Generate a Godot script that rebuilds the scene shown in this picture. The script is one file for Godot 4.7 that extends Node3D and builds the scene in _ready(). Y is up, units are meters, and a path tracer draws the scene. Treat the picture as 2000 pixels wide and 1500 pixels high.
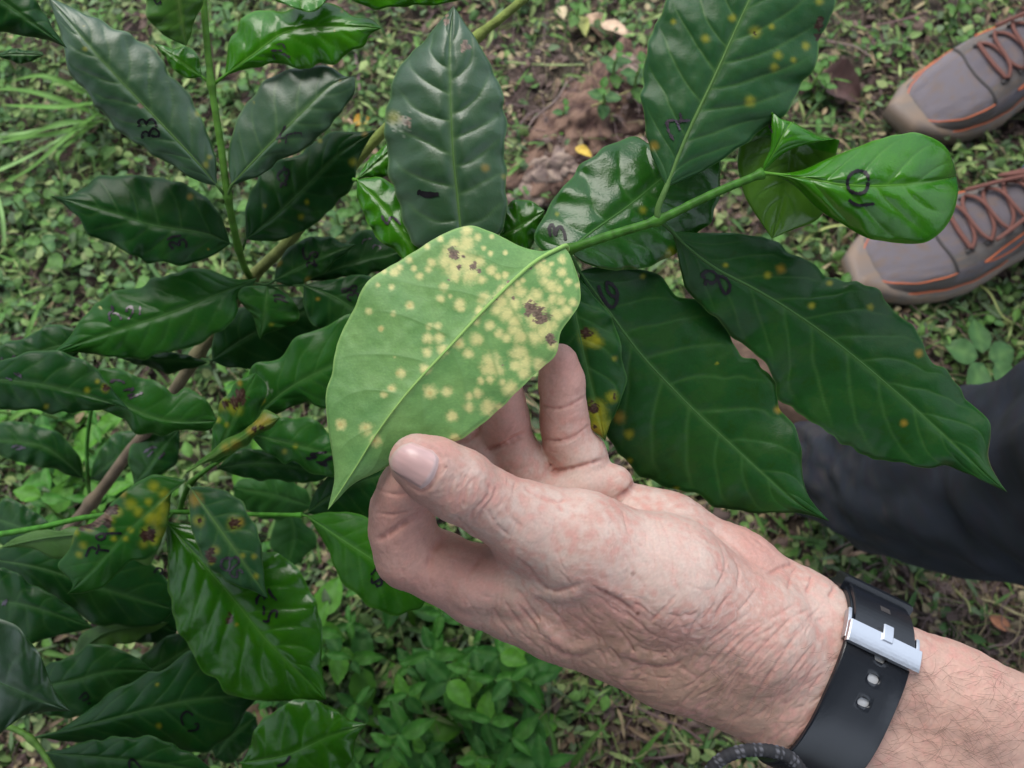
extends Node3D
# A hand with a watch holds up a rust-spotted coffee leaf; numbered coffee leaves, weedy ground and two people's feet behind it.
# x runs to the right of the photograph, y is up, metres.

const FOCAL := 1608.4          # focal length in pixels of the 2000 x 1500 photograph (50 degrees high)
const EYE := Vector3(0, 0.85, 0)
const TILT := 70.0             # degrees below the horizon

var ahead := Vector3(0, -sin(deg_to_rad(TILT)), -cos(deg_to_rad(TILT)))
var right := Vector3(1, 0, 0)
var above := Vector3(0, cos(deg_to_rad(TILT)), -sin(deg_to_rad(TILT)))
var noise := FastNoiseLite.new()
var rng := RandomNumberGenerator.new()
var mats := {}
var used := {}

func _ready() -> void:
	rng.seed = 11
	noise.seed = 5
	noise.noise_type = FastNoiseLite.TYPE_SIMPLEX
	noise.frequency = 1.0
	noise.fractal_type = FastNoiseLite.FRACTAL_NONE
	set_camera()
	set_light()
	make_materials()
	build_ground()
	build_far_people()
	build_plants()
	build_hand()
	build_watch()
	build_bystanders()
	build_added_tree()
	build_added_shrub()
	build_small_things()

func set_camera() -> void:
	var cam := Camera3D.new()
	cam.name = "camera"
	cam.fov = 50.0
	cam.near = 0.01
	cam.far = 200.0
	cam.transform = Transform3D(Basis(right, above, -ahead), EYE)
	var lens := CameraAttributesPhysical.new()
	lens.frustum_focal_length = 6.0
	lens.exposure_aperture = 3.2
	lens.frustum_focus_distance = 0.31
	lens.frustum_near = 0.01
	lens.frustum_far = 200.0
	cam.attributes = lens
	add_child(cam)
	cam.fov = 50.0

func set_light() -> void:
	var sun := DirectionalLight3D.new()
	sun.name = "sun"
	sun.light_energy = 0.38
	sun.light_angular_distance = 45.0
	sun.light_color = Color(1.0, 0.97, 0.93)
	sun.shadow_enabled = true
	sun.sky_mode = DirectionalLight3D.SKY_MODE_LIGHT_ONLY
	add_child(sun)
	sun.look_at_from_position(Vector3.ZERO, Vector3(0.30, -1.0, 0.40), Vector3.RIGHT)
	var sky_look := ProceduralSkyMaterial.new()
	sky_look.sky_top_color = Color(0.83, 0.875, 0.94)
	sky_look.sky_horizon_color = Color(0.47, 0.495, 0.51)
	sky_look.sky_curve = 0.25
	sky_look.ground_bottom_color = Color(0.12, 0.14, 0.09)
	sky_look.ground_horizon_color = Color(0.22, 0.26, 0.2)
	sky_look.sky_energy_multiplier = 0.8
	var sky := Sky.new()
	sky.sky_material = sky_look
	var env := Environment.new()
	env.background_mode = Environment.BG_SKY
	env.sky = sky
	env.tonemap_mode = Environment.TONE_MAPPER_LINEAR
	env.tonemap_exposure = 4.1
	env.sdfgi_enabled = true
	env.ssao_enabled = true
	env.ssil_enabled = true
	var world := WorldEnvironment.new()
	world.name = "world"
	world.environment = env
	add_child(world)

# ------------------------------------------------------------------ helpers

func at(x: float, y: float, d: float) -> Vector3:
	return EYE + ahead * d + right * ((x - 1000.0) / FOCAL * d) + above * ((750.0 - y) / FOCAL * d)

func on_ground(x: float, y: float, h := 0.0) -> Vector3:
	var dir := ahead + right * ((x - 1000.0) / FOCAL) + above * ((750.0 - y) / FOCAL)
	return EYE + dir * ((h - EYE.y) / dir.y)

func photo(p: Vector3) -> Vector3:          # x, y in photograph pixels and the depth
	var q := p - EYE
	var d := q.dot(ahead)
	return Vector3(1000.0 + q.dot(right) / d * FOCAL, 750.0 - q.dot(above) / d * FOCAL, d)

func numbered(called: String) -> String:
	if not used.has(called):
		used[called] = 0
		return called
	used[called] += 1
	return "%s_%03d" % [called, used[called]]

func tag(o: Node, label := "", category := "", group := "", kind := "") -> void:
	if label: o.set_meta("label", label)
	if category: o.set_meta("category", category)
	if group: o.set_meta("group", group)
	if kind: o.set_meta("kind", kind)

func thing(called: String, base: Vector3, label: String, category: String, group := "") -> Node3D:
	var o := Node3D.new()
	o.name = numbered(called)
	add_child(o)
	o.position = base
	tag(o, label, category, group)
	return o

# a mesh in world coordinates becomes a part of a thing (or of the root)
func part(parent: Node3D, called: String, mesh: Mesh, mat: Material, label := "") -> MeshInstance3D:
	var o := MeshInstance3D.new()
	o.name = called if parent != self else numbered(called)
	o.mesh = mesh
	o.material_override = null
	if mesh is ArrayMesh:
		for k in mesh.get_surface_count(): mesh.surface_set_material(k, mat)
	else:
		o.material_override = mat
	parent.add_child(o, true)
	if parent != self and parent.get_parent() == self:
		o.position = -parent.position if not parent is MeshInstance3D else Vector3.ZERO
	if label: o.set_meta("label", label)
	return o

func arrays(v: PackedVector3Array, n: PackedVector3Array, i: PackedInt32Array, c := PackedColorArray(), uv := PackedVector2Array()) -> ArrayMesh:
	var a := []
	a.resize(Mesh.ARRAY_MAX)
	a[Mesh.ARRAY_VERTEX] = v
	a[Mesh.ARRAY_NORMAL] = n
	a[Mesh.ARRAY_INDEX] = i
	if c.size(): a[Mesh.ARRAY_COLOR] = c
	if uv.size(): a[Mesh.ARRAY_TEX_UV] = uv
	var m := ArrayMesh.new()
	m.add_surface_from_arrays(Mesh.PRIMITIVE_TRIANGLES, a)
	return m

func smooth_normals(v: PackedVector3Array, idx: PackedInt32Array) -> PackedVector3Array:
	var n := PackedVector3Array()
	n.resize(v.size())
	for k in range(0, idx.size(), 3):
		var a := idx[k]
		var b := idx[k + 1]
		var c := idx[k + 2]
		var f := (v[c] - v[a]).cross(v[b] - v[a])
		n[a] += f
		n[b] += f
		n[c] += f
	for k in n.size(): n[k] = n[k].normalized()
	return n

# a grid of rows x cols points; u-v winding chosen so that the front is the side that faces `front`
func grid_index(rows: int, cols: int, flip := false, around := false) -> PackedInt32Array:
	var idx := PackedInt32Array()
	var last := cols if around else cols - 1
	for i in rows - 1:
		for j in last:
			var a := i * cols + j
			var b := i * cols + (j + 1) % cols
			var c := a + cols
			var d := b + cols
			if flip: idx.append_array([a, c, b, b, c, d])
			else: idx.append_array([a, b, c, b, d, c])
	return idx

# Catmull-Rom through the points, then n points evenly spaced along its x-y length
func even(pts: PackedVector3Array, n: int, flat := true) -> PackedVector3Array:
	var fine := PackedVector3Array()
	var m := pts.size()
	var seg := 12
	for k in m - 1:
		var p0 := pts[maxi(k - 1, 0)]
		var p1 := pts[k]
		var p2 := pts[k + 1]
		var p3 := pts[mini(k + 2, m - 1)]
		for q in seg:
			var t := float(q) / seg
			fine.append(0.5 * (2.0 * p1 + (p2 - p0) * t + (2.0 * p0 - 5.0 * p1 + 4.0 * p2 - p3) * t * t + (3.0 * p1 - p0 - 3.0 * p2 + p3) * t * t * t))
	fine.append(pts[m - 1])
	var at_len := PackedFloat32Array([0.0])
	for k in range(1, fine.size()):
		var e := fine[k] - fine[k - 1]
		if flat: e.z = 0.0
		at_len.append(at_len[k - 1] + e.length())
	var total := at_len[at_len.size() - 1]
	var out := PackedVector3Array()
	var k := 0
	for q in n:
		var want := total * q / (n - 1)
		while k < fine.size() - 2 and at_len[k + 1] < want: k += 1
		var span := at_len[k + 1] - at_len[k]
		out.append(fine[k].lerp(fine[k + 1], clampf((want - at_len[k]) / span, 0, 1) if span > 1e-9 else 0.0))
	return out

func triples(a: Array) -> PackedVector3Array:
	var out := PackedVector3Array()
	for k in range(0, a.size(), 3): out.append(Vector3(a[k], a[k + 1], a[k + 2]))
	return out

func pairs(a: Array) -> PackedVector3Array:
	var out := PackedVector3Array()
	for k in range(0, a.size(), 2): out.append(Vector3(a[k], a[k + 1], 0))
	return out

func worldly(p: PackedVector3Array) -> PackedVector3Array:
	var out := PackedVector3Array()
	for q in p: out.append(at(q.x, q.y, q.z))
	return out

# a tube with a radius (metres) at each point; closed ends
func tube(p: PackedVector3Array, r: PackedFloat32Array, sides := 8, c := PackedColorArray(), squash := 1.0, rough := 0.0) -> ArrayMesh:
	var v := PackedVector3Array()
	var col := PackedColorArray()
	var up := Vector3(0.31, 0.87, 0.39)
	var n := p.size()
	for i in n:
		var t := (p[mini(i + 1, n - 1)] - p[maxi(i - 1, 0)]).normalized()
		var x := t.cross(up).normalized()
		var y := x.cross(t).normalized()
		up = y
		for j in sides:
			var a := TAU * j / sides
			var rr := r[i]
			if rough > 0.0: rr *= 1.0 + rough * noise.get_noise_3d(p[i].x * 300.0 + cos(a) * 1.3, p[i].y * 300.0 + sin(a) * 1.3, p[i].z * 300.0)
			v.append(p[i] + (x * cos(a) + y * sin(a) * squash) * rr)
			if c.size(): col.append(c[i])
	var idx := grid_index(n, sides, true, true)
	for e in 2:
		var row := 0 if e == 0 else (n - 1) * sides
		v.append(p[0] if e == 0 else p[n - 1])
		if c.size(): col.append(c[0] if e == 0 else c[n - 1])
		for j in sides:
			var a := row + j
			var b := row + (j + 1) % sides
			if e == 0: idx.append_array([v.size() - 1, a, b])
			else: idx.append_array([v.size() - 1, b, a])
	return arrays(v, smooth_normals(v, idx), idx, col)

func taper(n: int, a: float, b: float, bend := 1.0) -> PackedFloat32Array:
	var out := PackedFloat32Array()
	for k in n: out.append(lerpf(a, b, pow(float(k) / (n - 1), bend)))
	return out

func same_color(n: int, c: Color) -> PackedColorArray:
	var out := PackedColorArray()
	out.resize(n)
	out.fill(c)
	return out

# ------------------------------------------------------------------ materials

func noise_map(freq: float, octaves: int, size := 256, seed := 1, ridged := false, as_normal := false, strength := 4.0) -> NoiseTexture2D:
	var f := FastNoiseLite.new()
	f.seed = seed
	f.noise_type = FastNoiseLite.TYPE_SIMPLEX_SMOOTH
	f.frequency = freq
	f.fractal_type = FastNoiseLite.FRACTAL_RIDGED if ridged else FastNoiseLite.FRACTAL_FBM
	f.fractal_octaves = octaves
	var t := NoiseTexture2D.new()
	t.width = size
	t.height = size
	t.seamless = true
	t.noise = f
	t.as_normal_map = as_normal
	t.bump_strength = strength
	return t

func surface(called: String, c: Color, rough: float, vertex := false) -> StandardMaterial3D:
	var m := StandardMaterial3D.new()
	m.resource_name = called
	m.albedo_color = c.linear_to_srgb()
	m.roughness = rough
	m.vertex_color_use_as_albedo = vertex
	mats[called] = m
	return m

# relief that needs no uv: tile metres across, depth in millimetres
func relief(m: StandardMaterial3D, tex: Texture2D, tile: float, depth_mm: float) -> void:
	m.heightmap_enabled = true
	m.heightmap_texture = tex
	m.heightmap_scale = depth_mm * 0.1
	m.uv1_triplanar = true
	m.uv1_world_triplanar = true
	m.uv1_scale = Vector3.ONE / tile

func make_materials() -> void:
	var fine := noise_map(0.03, 4, 256, 3)
	var crackle := noise_map(0.02, 3, 256, 8, true)
	var m := surface("leaf_blade", Color.WHITE, 0.34, true)
	m.metallic_specular = 0.29
	relief(m, crackle, 0.012, 0.05)
	m.backlight_enabled = true
	m.backlight = Color(0.30, 0.36, 0.16)
	m = surface("leaf_blade_young", Color.WHITE, 0.22, true)
	m.metallic_specular = 0.44
	relief(m, crackle, 0.012, 0.06)
	m.backlight_enabled = true
	m.backlight = Color(0.42, 0.52, 0.18)
	m = surface("leaf_blade_dusty", Color.WHITE, 0.42, true)
	m.metallic_specular = 0.62
	relief(m, crackle, 0.012, 0.06)
	m.backlight_enabled = true
	m.backlight = Color(0.30, 0.36, 0.16)
	m = surface("leaf_underside", Color.WHITE, 0.55, true)
	relief(m, fine, 0.01, 0.05)
	m.backlight_enabled = true
	m.backlight = Color(0.42, 0.50, 0.26)
	surface("leaf_rib", Color.WHITE, 0.6, true).metallic_specular = 0.3
	m = surface("stem_green", Color.WHITE, 0.5, true)
	m.metallic_specular = 0.3
	m = surface("bark", Color.WHITE, 0.85, true)
	relief(m, fine, 0.01, 0.5)
	m = surface("ink", Color(0.004, 0.003, 0.005), 0.45)
	m.metallic_specular = 0.35
	m = surface("ink_faded", Color(0.022, 0.012, 0.024), 0.35)
	m.metallic_specular = 0.6
	m = surface("skin", Color.WHITE, 0.46, true)
	m.metallic_specular = 0.42
	m.subsurf_scatter_enabled = true
	m.subsurf_scatter_strength = 0.05
	relief(m, noise_map(0.05, 4, 512, 21, true), 0.010, 0.13)
	m = surface("nail", Color.WHITE, 0.28, true)
	m = surface("hair", Color(0.12, 0.07, 0.045), 0.5)
	m = surface("strap", Color(0.010, 0.012, 0.017), 0.26)
	m.metallic_specular = 0.5
	relief(m, fine, 0.008, 0.02)
	m = surface("sky_glint_lining", Color(0.42, 0.43, 0.45), 0.5)  # inner strap layer; the sky reflection in it is put into this pale grey
	m = surface("steel", Color(0.50, 0.51, 0.54), 0.28)
	m.metallic = 1.0
	relief(m, noise_map(0.008, 3, 256, 5, true), 0.01, 0.02)
	m = surface("denim", Color.WHITE, 0.9, true)
	relief(m, fine, 0.006, 0.25)
	m = surface("shoe_cloth", Color.WHITE, 0.85, true)
	relief(m, noise_map(0.12, 2, 256, 9), 0.012, 0.8)
	m = surface("shoe_rubber", Color.WHITE, 0.7, true)
	m = surface("lace", Color(0.15, 0.062, 0.05), 0.9)
	relief(m, fine, 0.004, 0.3)
	m = surface("shoe_orange", Color(0.50, 0.13, 0.05), 0.7)
	m = surface("soil", Color.WHITE, 0.95, true)
	relief(m, noise_map(0.02, 5, 512, 13), 0.05, 4.0)
	m = surface("stone", Color.WHITE, 0.9, true)
	relief(m, noise_map(0.02, 5, 512, 14), 0.05, 1.2)
	m = surface("weed_leaf", Color.WHITE, 0.55, true)
	m.metallic_specular = 0.32
	m.backlight_enabled = true
	m.backlight = Color(0.40, 0.50, 0.2)
	m = surface("litter", Color.WHITE, 0.75, true)
	m = surface("litter_plain", Color.WHITE, 0.85, true)
	m = surface("stone_crumb", Color.WHITE, 0.95, true)
	surface("shoe_dark", Color(0.045, 0.04, 0.04), 0.8)
	m = surface("dry_leaf", Color.WHITE, 0.7, true)
	relief(m, fine, 0.02, 0.4)
	m = surface("cord", Color.WHITE, 0.8, true)

# ------------------------------------------------------------------ coffee leaves

const LEAF_COLORS := {
	"dark": [Color(0.011, 0.048, 0.009), Color(0.060, 0.14, 0.040), "leaf_blade"],
	"dusty": [Color(0.022, 0.070, 0.024), Color(0.11, 0.21, 0.055), "leaf_blade_dusty"],
	"mid": [Color(0.017, 0.078, 0.011), Color(0.065, 0.16, 0.038), "leaf_blade"],
	"young": [Color(0.022, 0.098, 0.007), Color(0.075, 0.20, 0.03), "leaf_blade_young"],
	"bright": [Color(0.031, 0.145, 0.006), Color(0.10, 0.25, 0.035), "leaf_blade_young"],
	"sallow": [Color(0.045, 0.115, 0.020), Color(0.12, 0.20, 0.05), "leaf_blade"],
	"under": [Color(0.145, 0.305, 0.085), Color(0.29, 0.48, 0.13), "leaf_underside"],
	"under_young": [Color(0.060, 0.155, 0.018), Color(0.03, 0.09, 0.012), "leaf_underside"],
}
const YELLOW := Color(0.40, 0.36, 0.022)
const ORANGE := Color(0.42, 0.24, 0.03)
const CREAM := Color(0.72, 0.645, 0.27)
const BROWN := Color(0.030, 0.015, 0.011)
const TAN := Color(0.22, 0.150, 0.105)

# s: m midrib [x, y, depth ...], l and r the margins [x, y ...] from base to tip (photograph pixels), z how far (mm) each margin
# falls back, q pillow height between veins (mm), v veins on a side, w wave of the margin (mm), spots [x, y, radius, kind], ink strokes
func leaf(parent: Node3D, s: Dictionary) -> MeshInstance3D:
	var look: Array = LEAF_COLORS[s.c]
	var base_col: Color = look[0]
	var vein_col: Color = look[1]
	var mid_pts := triples(s.m)
	var lp := pairs(s.l)
	var rp := pairs(s.r)
	var first := mid_pts[0]
	var last := mid_pts[mid_pts.size() - 1]
	lp.insert(0, Vector3(first.x, first.y, 0))
	lp.append(Vector3(last.x, last.y, 0))
	rp.insert(0, Vector3(first.x, first.y, 0))
	rp.append(Vector3(last.x, last.y, 0))
	var long := 0.0
	for k in range(1, mid_pts.size()): long += Vector2(mid_pts[k].x - mid_pts[k - 1].x, mid_pts[k].y - mid_pts[k - 1].y).length()
	var fine: float = s.get("fine", 2.7)
	var rows := clampi(int(long / fine), 40, 420)
	var M := even(mid_pts, rows)
	var L := even(lp, rows)
	var R := even(rp, rows)
	var scallop: float = s.get("scal", 2.6)
	for k in rows:
		var t := float(k) / (rows - 1)
		var env := sin(PI * t)
		for e in 2:
			var side := L[k] - M[k] if e == 0 else R[k] - M[k]
			side.z = 0.0
			var amp := scallop * env * (sin(t * long * 0.085 + e * 2.0 + first.x) * 0.55 + noise.get_noise_2d(t * long * 0.022 + e * 50.0, first.y) * 1.5)
			if side.length() > 8.0:
				if e == 0: L[k] += side.normalized() * amp
				else: R[k] += side.normalized() * amp
	var wide := 0.0
	for k in rows: wide = maxf(wide, Vector2(L[k].x - R[k].x, L[k].y - R[k].y).length())
	var half := clampi(int(wide / (fine * 3.0)), 8, 80)
	var cols := half * 2 + 1
	var zl: float = s.get("z", [4, 4])[0] * 0.001
	var zr: float = s.get("z", [4, 4])[1] * 0.001
	var quilt: float = s.get("q", 0.9) * 0.00075
	var nv: float = s.get("v", 9.0)
	var wave: float = s.get("w", 1.2) * 0.001
	var nw: float = s.get("nw", 5.0)
	var under: bool = s.c in ["under", "under_young"]
	var seed: float = s.get("seed", first.x * 0.013 + first.y * 0.007)
	var spots: Array = s.get("spots", [])
	var v := PackedVector3Array()
	var c := PackedColorArray()
	var flat := PackedVector3Array()          # photograph x, y and depth of each point, for laying the ink on
	v.resize(rows * cols)
	c.resize(rows * cols)
	flat.resize(rows * cols)
	var mm_px := FOCAL / (mid_pts[mid_pts.size() / 2].z * 1000.0)     # pixels in a millimetre here
	for i in rows:
		var t := float(i) / (rows - 1)
		var body := pow(sin(PI * clampf(t, 0.0, 1.0)), 0.6) if t > 0.0 and t < 1.0 else 0.0
		for j in cols:
			var sx := float(j - half) / half
			var a := absf(sx)
			var E := L[i] if sx < 0 else R[i]
			var m := M[i]
			var x := m.x + (E.x - m.x) * a
			var y := m.y + (E.y - m.y) * a
			var d := m.z + (zl if sx < 0 else zr) * body * pow(a, 1.7)
			d += wave * body * a * a * sin(TAU * (nw * t + seed + (0.0 if sx < 0 else 0.37)) + 1.2 * sin(t * 9.0 + seed * 3.0))
			# veins leave the midrib obliquely and bend to the tip
			var q := (t - 0.13 * a - 0.06 * a * a) * nv + (0.0 if sx < 0 else 0.45) + 0.16 * sin(seed * 20.0 + t * 9.0 + (0.0 if sx < 0 else 2.0)) + 0.05 * sin(t * 31.0 + seed)
			var fr := q - floorf(q)
			var near := minf(fr, 1.0 - fr)
			var pillow := pow(sin(PI * fr), 0.55) * smoothstep(0.0, 0.2, a) * (1.0 - pow(a, 2.5)) * body
			if under:
				d += quilt * pillow * 0.8
				d += 0.0009 * exp(-pow(a / 0.05, 2.0)) * -0.6
			else:
				d -= quilt * pillow
				d += 0.00035 * exp(-pow(a / 0.07, 2.0))
			if a > 0.94: d += 0.0007 * (a - 0.94) / 0.06
			var bumps := noise.get_noise_3d(x * 0.030 + seed * 9.0, y * 0.030, 2.0)
			d -= 0.00016 * bumps * body
			flat[i * cols + j] = Vector3(x, y, d)
			v[i * cols + j] = at(x, y, d)
			# colour of the blade itself
			var col := base_col
			var patch := noise.get_noise_3d(x * 0.012 + seed * 5.0, y * 0.012, 7.0)
			var grain := noise.get_noise_3d(x * 0.11, y * 0.11, seed)
			col = Color(col.r * (1.0 + 0.22 * patch + 0.07 * grain), col.g * (1.0 + 0.12 * patch + 0.06 * grain), col.b * (1.0 + 0.16 * patch + 0.06 * grain))
			var side := exp(-pow(near / 0.055, 2.0)) * smoothstep(1.0, 0.7, a)
			col = col.lerp(vein_col, (0.26 if not under else 0.0) * side * body)
			col = col.lerp(vein_col, 0.45 * exp(-pow(a * wide * 0.5 / 5.0, 2.0)))
			if a > 0.975: col = col.lerp(vein_col, 0.55)
			if spots.size():
				var wob := noise.get_noise_3d(x * 0.055, y * 0.055, 3.3)
				var wob2 := noise.get_noise_3d(x * 0.16, y * 0.16, 5.1)
				var rust := 0.0
				var done := false
				for sp in spots:
					if not done and sp[3] != "c":
						done = true
						col = col.lerp(CREAM, 0.82 * rust)
					var dx: float = x - sp[0]
					var dy: float = y - sp[1]
					var r: float = sp[2]
					var dist2 := dx * dx + dy * dy
					if dist2 > r * r * 2.6: continue
					var e := sqrt(dist2) / r + 0.28 * wob + 0.16 * wob2
					match sp[3]:
						"y": col = col.lerp(YELLOW, 0.42 * smoothstep(1.25, 0.0, sqrt(dist2) / (r * 0.85) + 0.10 * wob + 0.10 * wob2))
						"o": col = col.lerp(ORANGE, 0.42 * smoothstep(1.25, 0.0, sqrt(dist2) / (r * 0.85) + 0.10 * wob + 0.10 * wob2))
						"c": rust = maxf(rust, smoothstep(1.25, 0.2, e - 0.12 * wob))
						"b": col = col.lerp(BROWN.lerp(TAN, clampf(0.06 + 0.22 * wob2, 0.0, 1.0)), smoothstep(1.0, 0.9, e + 0.2 * wob2))
						"t": col = col.lerp(TAN.lerp(BROWN, 0.35 + 0.5 * wob2), smoothstep(1.0, 0.88, e + 0.25 * wob2))
						"s": col = col.lerp(Color(0.38, 0.40, 0.33), 0.5 * smoothstep(1.0, 0.2, e + 0.6 * wob2))
				if not done: col = col.lerp(CREAM, 0.82 * rust)
			if under:
				var net := absf(noise.get_noise_3d(x * 0.09 + wob_net(x, y), y * 0.09, 11.0))
				var fleck := noise.get_noise_3d(x * 0.35, y * 0.35, 17.0)
				col = col * (1.0 + 0.10 * smoothstep(0.25, 0.0, net) + 0.06 * fleck - 0.05)
				col = col.lerp(base_col * 1.05, 0.5 * side * body) * (1.0 - 0.10 * side * body)
			if s.has("under_from") and t > s.under_from:
				var back: Color = LEAF_COLORS.under_young[0]
				col = Color(back.r, back.g, back.b).lerp(LEAF_COLORS.under_young[1], 0.5 * side)
			c[i * cols + j] = Color(col.r, col.g, col.b)
	var idx := grid_index(rows, cols)
	var n := smooth_normals(v, idx)
	var toward := 0.0
	for k in range(0, n.size(), 37): toward -= n[k].dot(ahead)
	if toward < 0.0 and not s.has("turned"):
		idx = grid_index(rows, cols, true)
		for k in n.size(): n[k] = -n[k]
	var o := part(parent, "leaf", arrays(v, n, idx, c), mats[s.get("mat", look[2])], s.get("lab", ""))
	# midrib and petiole: one tapering rib half sunk in the blade
	var rib := PackedVector3Array()
	var rr := PackedFloat32Array()
	var rib_r: float = s.get("rib", 0.85) * 0.00066
	if s.has("pet"):
		var pp := triples(s.pet)
		pp.append(M[0])
		var pe := even(pp, 8)
		for k in 7:
			rib.append(at(pe[k].x, pe[k].y, pe[k].z))
			rr.append(rib_r * lerpf(1.35, 1.1, k / 7.0))
	for i in range(0, rows, 3):
		var t := float(i) / (rows - 1)
		var f := flat[i * cols + half]
		rib.append(at(f.x, f.y, f.z + (-0.0001 if under else 0.0002)))
		rr.append(rib_r * lerpf(1.1, 0.22, pow(t, 0.75)))
	part(o, "midrib", tube(rib, rr, 7, same_color(rib.size(), vein_col.lerp(base_col, 0.40 if not under else 0.15))), mats.leaf_rib)
	# handwritten numbers in felt pen
	if s.has("ink"):
		ink_on(o, flat, rows, cols, s.ink)
	return o

func wob_net(x: float, y: float) -> float:
	return 0.7 * noise.get_noise_2d(x * 0.03, y * 0.03)

func ink_on(o: MeshInstance3D, flat: PackedVector3Array, rows: int, cols: int, ink: Array) -> void:
	var ox: float = ink[0][0]
	var oy: float = ink[0][1]
	var sc: float = ink[0][2]
	var wide: float = ink[0][3] if ink[0].size() > 3 else 5.0
	var faded: bool = ink[0].size() > 4
	var v := PackedVector3Array()
	var idx := PackedInt32Array()
	for k in range(1, ink.size()):
		var pts := PackedVector3Array()
		for q in range(0, ink[k].size(), 2): pts.append(Vector3(ox + ink[k][q] / sc, oy + ink[k][q + 1] / sc, 0))
		var length := 0.0
		for q in range(1, pts.size()): length += pts[q].distance_to(pts[q - 1])
		var n := maxi(3, int(length / 2.0))
		var line := even(pts, n)
		var start := v.size()
		for i in n:
			var dir := line[mini(i + 1, n - 1)] - line[maxi(i - 1, 0)]
			var side := Vector3(-dir.y, dir.x, 0).normalized()
			var w := wide * 0.64 * (0.85 + 0.3 * noise.get_noise_2d(i * 0.21 + k * 7.0, line[i].x))
			if faded: w *= 0.8 + 0.5 * noise.get_noise_2d(i * 0.9, k * 3.0)
			if i == 0 or i == n - 1: w *= 0.55
			for e in 3:
				var p := line[i] + side * (w * (e - 1))
				var d := depth_on(flat, rows, cols, p.x, p.y)
				v.append(at(p.x, p.y, d - 0.00042))
		for i in n - 1:
			for e in 2:
				var a := start + i * 3 + e
				idx.append_array([a, a + 1, a + 3, a + 1, a + 4, a + 3])
	var n2 := smooth_normals(v, idx)
	var toward := 0.0
	for p in n2: toward -= p.dot(ahead)
	if toward < 0.0:
		for k in range(0, idx.size(), 3):
			var w := idx[k + 1]
			idx[k + 1] = idx[k + 2]
			idx[k + 2] = w
		n2 = smooth_normals(v, idx)
	part(o, "marker_number", arrays(v, n2, idx), mats.ink_faded if faded else mats.ink)

# depth of the leaf's blade where the photograph shows x, y
func depth_on(flat: PackedVector3Array, rows: int, cols: int, x: float, y: float) -> float:
	var bi := 0
	var bj := 0
	var best := 1e12
	for i in range(0, rows, 5):
		for j in range(0, cols, 3):
			var p := flat[i * cols + j]
			var e := (p.x - x) * (p.x - x) + (p.y - y) * (p.y - y)
			if e < best:
				best = e
				bi = i
				bj = j
	var ci := bi
	var cj := bj
	for i in range(maxi(ci - 5, 0), mini(ci + 6, rows)):
		for j in range(maxi(cj - 3, 0), mini(cj + 4, cols)):
			var p := flat[i * cols + j]
			var e := (p.x - x) * (p.x - x) + (p.y - y) * (p.y - y)
			if e < best:
				best = e
				bi = i
				bj = j
	var p0 := flat[bi * cols + bj]
	var pu := flat[mini(bi + 1, rows - 1) * cols + bj] - flat[maxi(bi - 1, 0) * cols + bj]
	var pv := flat[bi * cols + mini(bj + 1, cols - 1)] - flat[bi * cols + maxi(bj - 1, 0)]
	var nn := pu.cross(pv)
	if absf(nn.z) < 1e-9: return p0.z
	return p0.z - clampf((nn.x * (x - p0.x) + nn.y * (y - p0.y)) / nn.z, -0.002, 0.002)

# a stem through photograph points with depths; radii in mm at both ends; small swellings at the nodes
func stem(parent: Node3D, called: String, pts: Array, r0: float, r1: float, col: Color, mat: String, nodes := [], col_end := Color(-1, 0, 0)) -> MeshInstance3D:
	var p := triples(pts)
	var long := 0.0
	for k in range(1, p.size()): long += p[k].distance_to(p[k - 1])
	var n := clampi(int(long / 7.0), 8, 140)
	var e := even(p, n)
	var r := taper(n, r0 * 0.001, r1 * 0.001)
	var c := PackedColorArray()
	for k in n:
		for nd in nodes:
			var dd := Vector2(e[k].x - nd[0], e[k].y - nd[1]).length()
			r[k] *= 1.0 + 0.45 * exp(-pow(dd / 11.0, 2.0))
		var q := col if col_end.r < 0 else col.lerp(col_end, smoothstep(0.3, 0.7, float(k) / n))
		q = q * (1.0 + 0.25 * noise.get_noise_2d(k * 0.35, r0 * 31.0))
		c.append(q)
	return part(parent, called, tube(worldly(e), r, 12 if r0 > 1.2 else 8, c, 1.0, 0.06), mats[mat])

# ------------------------------------------------------------------ the coffee branches, leaf by leaf

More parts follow.
